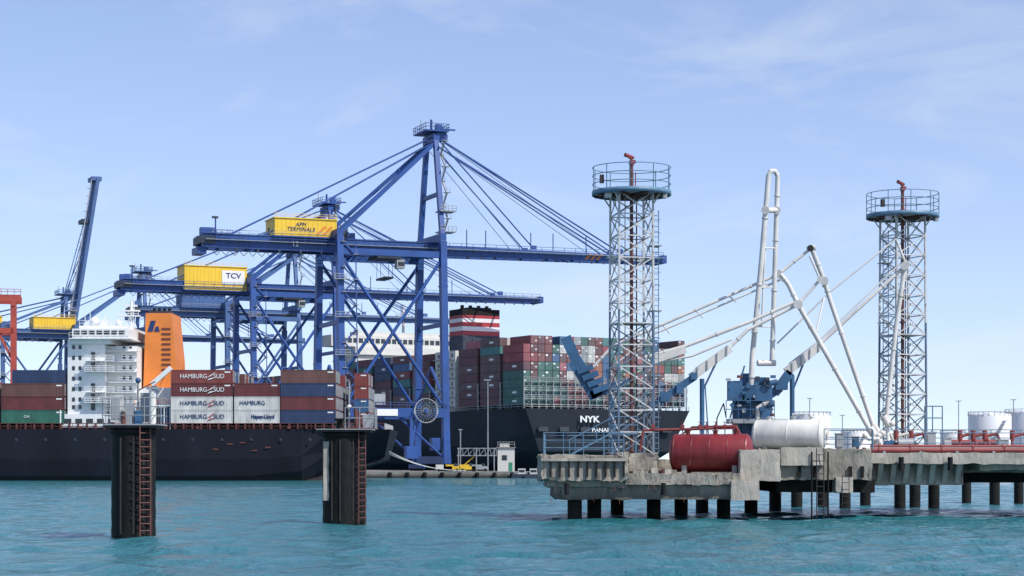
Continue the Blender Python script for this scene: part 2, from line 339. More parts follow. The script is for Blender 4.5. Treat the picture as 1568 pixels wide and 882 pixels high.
    e.railing([(bx-.6,-4.5,bz+1.1),(bx+7,-4.5,bz+1.1)],1.3,D,sp=1.2,r=.07)
    for k in range(7): e.box((bx+8+k*5.2,-3.8,bz-1.95),(.5,.5,.7),'bluedark')
    for k in range(int((back-6)/2.2)): e.cyl((bx+4+k*2.2,3.9,bz-1.4),(bx+5.1+k*2.2,3.9,bz-2.6),.07,'black',n=4); e.cyl((bx+5.1+k*2.2,3.9,bz-2.6),(bx+6.2+k*2.2,3.9,bz-1.4),.07,'black',n=4)
    e.build('backreach_end',root)
    a=MB(); a.box((0,0,az-.4),(6,9.4,.35),D)
    a.railing([(-3,-4.7,az-.3),(3,-4.7,az-.3),(3,4.7,az-.3),(-3,4.7,az-.3),(-3,-4.7,az-.3)],1.6,D,sp=1.5,r=.08)
    a.cyl((-1,-3,az),(-1,-3,az+2.4),.3,D); a.box((1.2,-2,az+.8),(1.6,1.2,1.4),D); a.cyl((-2,2,az),(-2,2,az+3.2),.1,'galv',n=5)
    for s in(-1,1): a.cyl((2.,s*3-.4,az-1.6),(2.,s*3+.4,az-1.6),1.2,D,n=16)
    a.beam((1.5,-3,az+.2),(5.2,-3,az+.2),.3,.4,D); a.build('apex_platform',root)
    sm=MB(); z=bz+4; k=0; 
    while z<az-4:
        yo=-7+ (z-bz)*.13; xa=1.6; sg=1 if k%2 else -1
        sm.beam((xa,yo-1.6*sg,z),(xa,yo+1.6*sg,z+3.2),.25,.35,'galv'); sm.box((xa,yo+1.6*sg,z+3.2),(1.6,1.2,.12),'galv'); sm.cyl((xa+.7,yo+1.6*sg,z+3.2),(xa+.7,yo+1.6*sg,z+4.4),.06,'galv',n=4); sm.cyl((xa,yo-1.6*sg,z+1.1),(xa,yo+1.6*sg,z+4.3),.06,'galv',n=4); z+=3.2;k+=1
    for zz in (bz+4,bz+9): sm.box((1.5,-6.5,zz),(4,4,.3),'galv'); sm.railing([(-.5,-8.5,zz),(3.5,-8.5,zz)],1.3,'galv',sp=1,r=.07)
    z=5;k=0
    while z<bz-2:
        yo=-h+.04*z+1; sg=1 if k%2 else -1; xa=-G+2.2
        sm.beam((xa-1.5*sg,yo-1.4,z),(xa+1.5*sg,yo-1.4,z+3),.25,.35,D); sm.box((xa+1.5*sg,yo-1.4,z+3),(1.2,1.4,.12),'galv')
        sm.cyl((xa+1.5*sg,yo-2,z+3),(xa+1.5*sg,yo-2,z+4.2),.06,'galv',n=5); z+=3;k+=1
    for xo in(-1.9,1.9): sm.beam((-G+2.2+xo,-h+.3,4),(-G+2.2+xo,-t+.2,bz),.22,.22,D)
    for zz in(20,29,38,47): sm.box((-G,-h+.04*zz-1.2,zz),(3.6,1.3,.15),'galv'); sm.railing([(-G-1.8,-h+.04*zz-1.8,zz),(-G+1.8,-h+.04*zz-1.8,zz)],1.2,'galv',sp=.9,r=.06)
    sm.build('stairs',root)
    if detail:
        t2=MB(); tx=-12.; t2.box((tx,0,bz-2.2),(6,7.6,.8),'bluedark'); t2.box((tx+3,-2.6,bz-3.8),(2.,2.,2.2),'galv'); t2.box((tx+3.1,-2.63,bz-3.8),(1.7,2.,1.),'glass')
        for sx in(-1,1):
            for sy in(-1,1): t2.cyl((tx+sx*1.5,sy*1.5,bz-2.6),(tx+sx*1.5,sy*1.5,bz-7),.06,'cable',n=4)
        t2.box((tx,0,bz-7.2),(2.2,7,.5),'bluedark'); t2.build('trolley_and_spreader',root)
        r=MB(); c=V((-5.6,-h-1.4,16)); n=24
        for k in range(n):
            q=2*math.pi*k/n;q2=2*math.pi*(k+1)/n; p=c+V((math.cos(q)*2.9,0,math.sin(q)*2.9)); r.beam(p,c+V((math.cos(q2)*2.9,0,math.sin(q2)*2.9)),.4,.18,'galv')
            r.cyl(c,p,.05,'galv',n=4)
        for rr in(1,1.7,2.3):
            for k in range(n):
                q=2*math.pi*k/n;q2=2*math.pi*(k+1)/n; r.beam(c+V((math.cos(q)*rr,0,math.sin(q)*rr)),c+V((math.cos(q2)*rr,0,math.sin(q2)*rr)),.12,.12,'black')
        r.cyl(c-V((0,.4,0)),c+V((0,1.2,0)),.5,D); r.build('cable_reel',root)
        ca=MB(); ca.box((-9,-h-.5,6),(3,2.,3.),D); ca.beam((-9,-h-.4,15),(-9,-h-.4,5),.7,.7,D); ca.beam((-7.6,-h-.4,15),(-9,-h-.4,7),.5,.5,D)
        ca.box((-16,-h-.75,15.5),(7,.12,1.6),'white'); ca.box((-2.5,-h+1,8),(2,2,3),D); ca.railing([(-G,-h-.6,16.7),(0,-h-.6,16.7)],1.2,D,sp=2,r=.06); ca.box((-G+8,-h+1,18.6),(5,3,2.6),'galv'); ca.build('portal_equipment',root)
R=math.radians
crane(-19.9,490,R(21.5),label='APM\nTERMINALS',num='12')
crane(-56.8,610,R(24),back=64,front=71,label='TCV',num='11',az=83,hx=(-45.5,-26.5),hz=(-.8,6.2))
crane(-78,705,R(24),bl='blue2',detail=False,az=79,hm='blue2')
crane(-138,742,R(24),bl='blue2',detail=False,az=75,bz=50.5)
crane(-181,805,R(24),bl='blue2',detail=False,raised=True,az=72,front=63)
def redcrane():
    root=empty('red_gantry_crane',(WX(20,520),520,0),R(12)); mb=MB(); D='redcrane'
    for s in(-1,1):
        mb.beam((0,s*5+4,3),(0,s*4+4,46),1.3,1.4,D); mb.beam((-24,s*5+4,3),(-24,s*4+4,46),1.5,1.6,D)
        mb.beam((-24,s*4+4,46.5),(2,s*4+4,46.5),1.4,1.8,D); mb.beam((-24,s*4.5+4,38),(0,s*4.5+4,38),1.,1.3,D)
        mb.beam((0,s*5+4,22),(-24,s*4+4,38),.7,.7,D); mb.beam((-4,s*4.5+4,38),(0,s*4+4,30),.6,.6,D)
    for z in(24,38,45): 
        for xx in(0,-24): mb.beam((xx,-1,z),(xx,9,z),1.,1.2,D)
    mb.box((-5.5,2,49.3),(4,5,3),'white'); mb.box((-1,2,3),(4,14,2),D); mb.railing([(-8,-1,47.5),(2,-1,47.5)],1.3,D,sp=1.5,r=.08)
    mb.build('portal_frame',root)
    b=MB(); 
    for xx in(0,-24):
        for yy in(-3,0,8,11): b.box((xx,yy,2.2),(1.3,2,1.4),D); b.cyl((xx-.4,yy,1.9),(xx+.4,yy,1.9),.4,'black')
    b.build('wheel_bogies',root)
redcrane()
# ---------------------------------------------------------------- containers
def container(mb,x,y,z,lx,ly,lz,col):
    g=.05; mb.bx(x+g,x+lx-g,y+g,y+ly-g,z+.03,z+lz-.06,CM[col])
def cont_frame(mb,x,y,z,lx,lz,col):
    cm=CM[col]
    mb.bx(x+.02,x+.2,y+.0,y+.08,z+.02,z+lz-.03,cm); mb.bx(x+lx-.2,x+lx-.02,y,y+.08,z+.02,z+lz-.03,cm)
    mb.bx(x+.2,x+lx-.2,y+.005,y+.08,z+lz-.2,z+lz-.03,cm); mb.bx(x+.2,x+lx-.2,y+.005,y+.08,z+.02,z+.18,cm)
def ship_left():
    root=empty('container_ship',(0,385,0)); k=385/F
    X=lambda px:(px-CX)*k; Z=lambda py:H+(HY-py)*k
    mb=MB(); B=32.; xs=X(572); zt=Z(657)
    secs=[(-330,B/2,-3),(xs-34,B/2,-3),(xs-24,B/2-.1,-3),(xs-14,B/2-.5,-1.5),(xs-8,B/2-1.3,.6),(xs-3,B/2-2.2,2.4),(xs+1.5,B/2-3.2,4.0)]
    vs=[];prof=[(0,1),(.12,.9),(.3,.97),(.55,1.),(1.,1.)]
    for (x,hb,zb) in secs:
        row=[]
        for t,wf in prof: row.append((x+(t*1.6 if x>xs-4 else 0),B/2-hb*(wf if x<xs-10 else wf*(.72+.28*t)),zb+(zt-zb)*t))
        for t,wf in prof[::-1]: row.append((x+(t*1.6 if x>xs-4 else 0),B/2+hb*(wf if x<xs-10 else wf*(.72+.28*t)),zb+(zt-zb)*t))
        vs.append(row)
    m=len(prof)*2; flat=[p for r in vs for p in r]; fs=[]
    for i in range(len(secs)-1):
        for j in range(m): fs.append((i*m+j,(i+1)*m+j,(i+1)*m+(j+1)%m,i*m+(j+1)%m))
    fs.append(tuple((len(secs)-1)*m+j for j in range(m))); fs.append(tuple(range(m))[::-1])
    mb.add(flat,fs,'hull'); mb.build('hull',root)
    d=MB(); d.bx(-330,xs-1,1.5,B-1.5,zt,zt+.5,'deckred'); 
    x=-300
    while x<xs-2:
        d.bx(x,x+.3,.25,1.2,zt,zt+1.15,'deckred'); x+=1.7
    d.bx(-330,xs-1,.6,.75,zt+1.05,zt+1.2,'deckred')
    d.railing([(-300,.25,zt),(xs+2,.25,zt)],1.1,'deckred',sp=2,r=.05)
    d.railing([(xs+2,3,zt),(xs+2,B-3,zt)],1.1,'white',sp=2,r=.05)
    for a,b in((-30,96),(262,355),(360,426),(430,540)): d.bx(X(a),X(b),2,B-2,zt+.4,Z(650),'bluedark')
    x=-120
    while x<xs-3:
        d.bx(x,x+.5,1.0,2.,zt+.5,Z(650)+.1,'deckred'); x+=3.1
    for q in(120,220,300,440): d.cyl((X(q),.4,zt+.2),(X(q)+.6,.4,zt+.2),.3,'deckred')
    d.build('main_deck',root)
    c=MB(); f=MB()
    z0=Z(649)+.1; hL=2.6
    def bay(xa,xb,cols,rows,y0=.4):
        for r in range(rows):
            n=len(cols)
            if r>0 and random.random()<.35: n-=1
            for l in range(n):
                col=cols[l] if r==0 else random.choice(['maroon','oxide','brown','navy','grey','red','maroon','oxide','orange','green','blue'])
                y=y0+r*2.45
                container(c,X(xa),y,z0+l*hL,X(xb)-X(xa),2.44,hL,col)
                if r==0:
                    cont_frame(f,X(xa)+.0,y,z0+l*hL,X(xb)-X(xa),hL,col)
                    f.bx(X(xb)-1.6,X(xb)-.5,y-.0,y+.05,z0+l*hL+2.0,z0+l*hL+2.25,'white') if col not in('white',) else None
                xe=X(xb)-.05
                for q in(.5,.9,1.5,1.95): f.bx(xe,xe+.06,y+q-.03,y+q+.03,z0+l*hL+.2,z0+l*hL+2.4,'galv')
                if random.random()<.6: f.bx(xe,xe+.04,y+1.6,y+2.2,z0+l*hL+1.6,z0+l*hL+2.1,'white')
    bay(-98,-3,['maroon','brown','oxide'],12); bay(1,98,['green','maroon','brown'],12)
    container(c,X(17),.5,z0+3*hL,X(98)-X(17),2.4,hL,'navy')
    bay(261,356,['white','white','maroon','oxide'],13); bay(358,428,['white','white','maroon'],12)
    bay(429,514,['navy','maroon','navy','brown'],13)
    bay(533,556,['maroon','blue','oxide','oxide'],7,y0=15)
    c.build('deck_containers',root); f.build('container_door_gear',root)
    for px in(309,):
        for l,(mm,bd) in enumerate([('navy','HAMBURG    SUD'),('navy','HAMBURG    SUD'),('white','HAMBURG    SUD'),('white','HAMBURG    SUD')]):
            text(bd,(X(px),.36,z0+l*hL+1.3),1.2,mm,root,'container_lettering',sx=.92)
            sw=MB(); a=X(px)+1.5
            cc='shipred' if l<2 else 'white'
            sw.prism([(a-.7,.34,z0+l*hL+1.0),(a+1.2,.34,z0+l*hL+2.2),(a+.3,.34,z0+l*hL+1.4)],(0,-.04,0),cc); sw.prism([(a-.5,.34,z0+l*hL+.5),(a+1.2,.34,z0+l*hL+1.1),(a,.34,z0+l*hL+.95)],(0,-.04,0),cc); sw.build('container_emblem',root)
    text('HAMBURG',(X(386),.36,z0+hL+1.35),1.15,'navy',root,'container_lettering',sx=.9)
    text('Hapag-Lloyd',(X(402),.36,z0+1.3),1.05,'navy',root,'container_lettering',sx=.85,bold=.03)
    text('CAI',(X(40),.36,z0+1.3),.7,'white',root,'container_lettering')
    s=MB(); xa,xb=X(101),X(203)
    s.bx(X(91),X(180),.6,B-.6,zt+.3,Z(634),'white')
    s.bx(xa,X(158),1.5,B-1.5,Z(634),Z(518),'white'); s.bx(X(158),xb,4.,B-4,Z(634),Z(528),'white')
    s.bx(X(110),X(196),.2,B-.2,Z(518)+.02,Z(503),'white')
    s.bx(X(116),X(190),3,B-3,Z(503),Z(497),'white'); s.bx(X(106),X(200),-.3,B+.3,Z(519),Z(517.5),'white')
    s.bx(X(107),X(168),1.,B-1,Z(526),Z(519),'white')
    for q in range(7):
        s.bx(X(113)+q*1.45,X(113)+q*1.45+1.1,.12,.25,Z(512),Z(506),'glass')
    zz=[534,550,566,582,598,614,626]
    for i_,y_ in enumerate(zz):
        for px in (108,118):
            s.bx(X(px),X(px)+.55,1.42,1.52,Z(y_),Z(y_)+.75,'glass')
        for px in (182,192): s.bx(X(px),X(px)+.5,3.93,4.02,Z(y_)+.2,Z(y_)+.95,'glass')
        if i_ in(1,2,4,5):
            s.bx(X(130),X(172),-.4,1.5,Z(y_+3),Z(y_+3)+.12,'white'); s.railing([(X(130),-.35,Z(y_+3)+.1),(X(172),-.35,Z(y_+3)+.1),(X(172),1.4,Z(y_+3)+.1)],1.0,'white',sp=1.2,r=.05,rails=3)
            s.beam((X(140),.3,Z(y_+3)),(X(152),.3,Z(y_-12)),.5,.12,'galv')
        s.bx(X(158),xb+.7,2.2,4.,Z(y_+3),Z(y_+3)+.12,'white'); s.railing([(X(177),2.3,Z(y_+3)),(xb+.6,2.3,Z(y_+3))],1.0,'white',sp=1.3,r=.04)
        s.bx(X(137),X(137)+.8,1.4,1.52,Z(y_+2),Z(y_+2)+1.7,'glass') if y_%3 else None
    s.railing([(X(106),-.2,Z(517)),(X(200),-.2,Z(517))],1.,'white',sp=1.2,r=.04); s.railing([(X(116),3.1,Z(497)),(X(190),3.1,Z(497))],1.,'white',sp=1.2,r=.04)
    for q in range(5): s.bx(X(98)+q*2.1,X(98)+q*2.1+1.3,.52,.62,Z(648),Z(641),'glass')
    s.bx(X(91),X(93),.3,6,Z(650),Z(628),'white')
    s.cyl((X(186),10,Z(497)),(X(186),10,Z(455)),.3,'white'); s.box((X(186),10,Z(470)),(3.4,1.2,.25),'white'); s.box((X(185),10,Z(462)),(2.6,.4,.35),'white'); s.cyl((X(190),10,Z(480)),(X(190),10,Z(447)),.12,'white',n=5)
    s.box((X(182),10,Z(478)),(4.5,1.6,.2),'white'); s.railing([(X(166),9.3,Z(478)),(X(198),9.3,Z(478))],.9,'white',sp=1,r=.05)
    s.beam((X(178),10,Z(497)),(X(186),10,Z(470)),.2,.2,'white'); s.beam((X(194),10,Z(497)),(X(186),10,Z(470)),.2,.2,'white')
    s.ball((X(135),6,Z(489)),.95,'white'); s.cyl((X(135),6,Z(498)),(X(135),6,Z(489)),.3,'white'); s.ball((X(172),6,Z(492)),.6,'white')
    for q in(120,128,150,160,176): s.cyl((X(q),6,Z(497)),(X(q),6,Z(497-random.uniform(10,22))),.09,'white',n=5)
    s.box((X(150),6,Z(491)),(1.2,1.2,1.2),'white'); s.build('superstructure',root)
    fn=MB(); ya,yb=9.,20.
    fn.prism([(X(206),ya,Z(600)),(X(259),ya,Z(600)),(X(257),ya,Z(545)),(X(250),ya,Z(474)),(X(210),ya,Z(474))],(0,yb-ya,0),'orange')
    fn.bx(X(213),X(247),ya+1,yb-1,Z(474),Z(470),'bluedark')
    for q in range(4): fn.cyl((X(218+q*8),ya+4,Z(472)),(X(218+q*8),ya+4,Z(464)),.35,'black')
    for q in range(9): fn.bx(X(235),X(249),ya-.12,ya,Z(500+q*8),Z(500+q*8)+.35,'deckred')
    fn.bx(X(205),X(262),5,B-5,zt,Z(592),'white')
    fn.prism([(X(213),ya-.05,Z(503)),(X(221),ya-.05,Z(503)),(X(226),ya-.05,Z(486)),(X(218),ya-.05,Z(486))],(0,-.05,0),'navy')
    fn.prism([(X(223),ya-.05,Z(503)),(X(232),ya-.05,Z(503)),(X(230),ya-.05,Z(495)),(X(226),ya-.05,Z(495))],(0,-.05,0),'navy')
    fn.build('funnel',root)
    cr=MB(); cr.cyl((X(232),3,zt),(X(232),3,Z(590)),.6,'armblue'); cr.beam((X(228),3,Z(588)),(X(258),3,Z(562)),.7,.9,'white'); cr.beam((X(240),3,Z(590)),(X(250),3,Z(569)),.3,.3,'orange')
    cr.bx(X(208),X(226),1.5,4,zt,Z(640),'white'); cr.bx(X(243),X(256),1.5,4,zt,Z(625),'armblue'); cr.bx(X(205),X(260),.8,9,Z(622),Z(620),'white'); cr.railing([(X(205),.9,Z(620)),(X(260),.9,Z(620))],1.,'orange',sp=1.2,r=.05)
    for q in(206,220,236,250,259): cr.cyl((X(q),1.,zt),(X(q),1.,Z(622)),.12,'white',n=5)
    cr.build('provision_crane',root)
    lt=MB(); 
    for px,py in((330,688),(352,680),(371,678),(390,690),(410,685)): lt.box((X(px),-.02,Z(py)),(1.1,.05,.25),'deckred')
    for px in range(-20,540,45): lt.box((X(px),-.02,Z(673)),(.5,.05,.5),'bluedark')
    lt.build('hull_marks',root)
ship_left()
def ship_right():
    a=R(30); root=empty('container_ship',(3,590,0),a); B=59.; L=330.
    mb=MB(); zt=19.7
    secs=[(0,.9,7.),(6,.96,3.),(18,1.,-2),(L-60,1.,-2),(L-25,.6,-2),(L,.05,-2)]; vs=[];fs=[]
    prof=[(0,.7),(.25,.93),(.5,1.),(1,1.)]
    for y,w,zb in secs:
        for t,f in prof: vs.append((B/2-B/2*(w*f if y>0 else (.80+.2*t)),y-(t*2 if y==0 else 0),zb+(zt-zb)*t))
        for t,f in prof[::-1]: vs.append((B/2+B/2*(w*f if y>0 else (.80+.2*t)),y-(t*2 if y==0 else 0),zb+(zt-zb)*t))
    m=8
    for i in range(len(secs)-1):
        for j in range(m): fs.append((i*m+j,i*m+(j+1)%m,(i+1)*m+(j+1)%m,(i+1)*m+j))
    fs.append(tuple(range(m))); fs.append(tuple((len(secs)-1)*m+j for j in range(m))[::-1])
    mb.add(vs,fs,'hull2')
    for q in range(7): mb.box((6+q*7.4,-1.9,13.6),(3.2,.5,1.4),'glass')
    mb.build('hull',root)
    d=MB(); d.railing([(0,-1.6,zt),(B,-1.6,zt)],1.2,'galv',sp=2.5,r=.09); d.railing([(0,-1.6,zt),(0,L-60,zt)],1.2,'galv',sp=4,r=.09)
    for q in range(8):
        d.cyl((3+q*7.6,-.5,zt),(3+q*7.6,-.5,zt+1.3),.4,'bluedark')
    ys=[0,14,28]+[60+14*i for i in range(5)]+[146+14*i for i in range(8)]
    for y in ys:
        for q in range(24): d.bx(q*(B-.5)/23,q*(B-.5)/23+.22,y-1.,y-.6,zt,zt+8.2,'galv')
        for z in(3,5.6,8.2): d.bx(0,B,y-1.,y-.5,zt+z-.2,zt+z,'galv')
        if y==0:
            for z in(3,5.6,8.2): d.railing([(0,-1.,zt+z),(B,-1.,zt+z)],1.1,'galv',sp=2.5,r=.07)
    d.build('deck_gear',root)
    c=MB(); g=MB()
    for bi,y in enumerate(ys):
        top=8 if bi<3 else (7 if bi<8 else 6)
        cn=23; 
        bias=[['maroon','green','oxide'],['maroon','brown','teal'],['brown','maroon','navy']][bi%3]
        prev='maroon'
        for q in range(cn):
            hh=top-(1 if random.random()<.22 else 0)
            if bi==0 : hh=top-(0 if 4<q<19 else (1 if random.random()<.5 else 0))
            for l in range(hh):
                cc=random.choice(['maroon','oxide','red','green','green','teal','grey','white','pink','brown','navy','orange','oxide','maroon','green','blue','teal','green','maroon'])
                if random.random()<.18: cc=prev
                prev=cc
                if q==0 and random.random()<.9: cc=random.choice(bias)
                if bi==0 and q in(0,1,2,3): cc=('green' if l<3 else random.choice(['maroon','oxide','red'] if l>4 else ['green','maroon']))
                x=.4+q*2.53; z=zt+1.1+l*2.6
                if bi>0 and 2<q<cn-1 and l<top-3: continue
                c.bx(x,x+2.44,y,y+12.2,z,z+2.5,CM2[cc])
                if bi==0:
                    for w in(.45,.9,1.5,1.95): g.bx(x+w-.03,x+w+.03,y-.06,y,z+.15,z+2.4,'galv')
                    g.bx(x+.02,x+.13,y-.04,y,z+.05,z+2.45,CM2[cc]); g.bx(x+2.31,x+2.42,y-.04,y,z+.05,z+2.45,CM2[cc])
                    if random.random()<.5: g.bx(x+.15,x+random.uniform(.7,1.1),y-.05,y,z+1.5+random.uniform(0,.3),z+2.2,random.choice(['white','galv','cream']))
                    if random.random()<.4: g.bx(x+1.5,x+2.2,y-.05,y,z+.8,z+1.1,'white')
                if q==0 and random.random()<.5:
                    g.bx(x-.05,x,y+4,y+6.5,z+.9,z+1.5,'white')
    c.build('deck_containers',root); g.build('container_door_gear',root)
    s=MB(); s.bx(1,B-1,43.5,57,zt,39,'cream')
    for z in range(22,38,3):
        for q in range(4): s.bx(.9,1.02,45+q*3,46.2+q*3,z,z+1.1,'glass')
        s.bx(-.2,1,44,56.5,z-.8,z-.6,'galv')
    fx0,fx1,fy0,fy1=5.,18.5,46.,55.
    bands=[(36,44.2,'bluedark'),(44.2,45.6,'shipred'),(45.6,47.0,'storage'),(47.0,48.4,'shipred'),(48.4,49.6,'storage'),(49.6,50.6,'shipred'),(50.6,52.6,'black')]
    for z0,z1,mm in bands: s.bx(fx0,fx1,fy0,fy1,z0,z1,mm)
    for q in range(4): s.cyl((7+q*3,50,52.6),(7+q*3,50,54.),.6,'black')
    s.bx(8,16,fy0+1,fy1-1,52.6,53.2,'bluedark'); s.build('engine_casing_and_funnel',root)
    b=MB(); b.bx(8,B-8,131,142,zt,45,'cream'); b.bx(-1,B+1,132,141,45,49,'cream'); b.bx(10,B-10,133,140,49,50.6,'cream')
    for q in range(26): b.bx(1+q*2.2,2.6+q*2.2,131.88,132.,46.4,48.,'glass')
    for z in range(24,45,3): b.bx(7.5,B-7.5,130,131,z,z+.25,'galv')
    b.cyl((B/2,136,50.6),(B/2,136,61),.5,'cream'); b.box((B/2,136,57),(6,.6,.4),'cream'); b.build('bridge_house',root)
    text('NYK',(22.,-2.6,16.6),2.6,'white',root,'stern_name',sx=1.3,bold=.08); text('PANAMA',(27,-2.6,13.4),1.6,'white',root,'stern_port',sx=1.3,bold=.03)
ship_right()
# ---------------------------------------------------------------- quay furniture
def quay_things():
    zt=1.5; d=468
    r=empty('white_harbour_building',(0,0,0)); mb=MB(); x0,x1=WX(762,d),WX(788,d)
    mb.bx(x0,x1,d,d+5,zt,WZ(686,d),'cream'); mb.bx(x0-.3,x1+.3,d-.3,d+5.3,WZ(686,d),WZ(684.5,d),'quay'); mb.bx(x0+1,x0+2.2,d-.06,d,zt+2.6,zt+3.8,'glass'); mb.bx(x0+2.6,x0+3.5,d-.06,d,zt,zt+2.1,'green')
    mb.bx(x0+.5,x1-1.2,d+1,d+4,WZ(684.5,d),WZ(679,d),'cream'); mb.railing([(x0,d,WZ(684,d)),(x1,d,WZ(684,d))],1.1,'galv',sp=1,r=.06); mb.build('walls',r)
    r=empty('access_gantry'); mb=MB()
    xa,xb=WX(700,466),WX(760,466)
    for z in(5.2,6.9): mb.beam((xa,466,z),(xb,466,z),.2,.2,'galv'); mb.beam((xa,467.4,z),(xb,467.4,z),.2,.2,'galv')
    n=7
    for i in range(n): 
        a=xa+(xb-xa)*i/n;b=xa+(xb-xa)*(i+1)/n; mb.beam((a,466,5.2),(b,466,6.9),.12,.12,'galv'); mb.cyl((b,466,5.2),(b,466,6.9),.07,'galv',n=5)
    for q in(xa+.3,xa+4.5,xb-.5): mb.beam((q,466,1.5),(q,466,6.9),.22,.22,'galv'); mb.beam((q,467.4,1.5),(q,467.4,6.9),.22,.22,'galv')
    mb.beam((xa,466.5,1.6),(xa+4,466.5,5.),.6,.2,'yellow'); mb.build('trusswork',r)
    r=empty('street_lamp'); mb=MB(); p=W(747,720,463); mb.cyl((p.x,463,1.5),(p.x,463,WZ(583,463)),.16,'galv',r1=.09); mb.box((p.x-.1,463,WZ(582,463)),(1.6,.5,.25),'galv'); mb.build('lamp_post',r)
    r=empty('street_lamp'); mb=MB(); p=W(705,720,470); mb.cyl((p.x,470,1.5),(p.x,470,WZ(658,470)),.13,'galv'); mb.box((p.x,470,WZ(658,470)),(.9,.5,.25),'galv'); mb.build('lamp_post',r)
    for px,m_ in((680,'cream'),(692,'yellow'),(716,'yellow'),(735,'galv')):
        r=empty('service_vehicle'); mb=MB(); x=WX(px,461.); 
        mb.bx(x-1.9,x+.4,460.5,462.3,1.95,3.1,m_); mb.bx(x+.4,x+1.9,460.5,462.3,1.95,2.7,m_); mb.prism([(x+.4,460.55,2.7),(x+1.5,460.55,2.7),(x+1.,460.55,3.4),(x+.4,460.55,3.4)],(0,1.7,0),'glass')
        for q in(-1.2,1.2): mb.cyl((x+q,460.4,1.86),(x+q,460.7,1.86),.36,'black'); mb.cyl((x+q,462.1,1.86),(x+q,462.4,1.86),.36,'black')
        mb.build('body',r)
    for px,dd in((800,452),(818,450)):
        r=empty('small_boat'); mb=MB(); x=WX(px,dd)
        mb.prism([(x-2.2,dd-.8,-.1),(x+2.,dd-.8,-.1),(x+2.8,dd-.8,1.0),(x-2.4,dd-.8,.9)],(0,1.8,0),'bluedark'); mb.bx(x-1,x+.7,dd-.5,dd+.7,.9,2.2,'cream'); mb.bx(x-.8,x+.5,dd-.56,dd-.5,1.4,1.9,'glass'); mb.build('boat_hull',r)
    mb=MB()
    a=W(582,684,395); b=W(700,720,462); b.z=1.7
    for k in range(3):
        pts=[]
        for i in range(9):
            t=i/8; p=(a+V((0,k*1.5,-.4*k))).lerp(b+V((k*1.2,0,0)),t); p.z-=1.2*math.sin(math.pi*t); pts.append(p)
        mb.tube(pts,.07,'cream',n=4)
    mb.build('mooring_ropes')
quay_things()
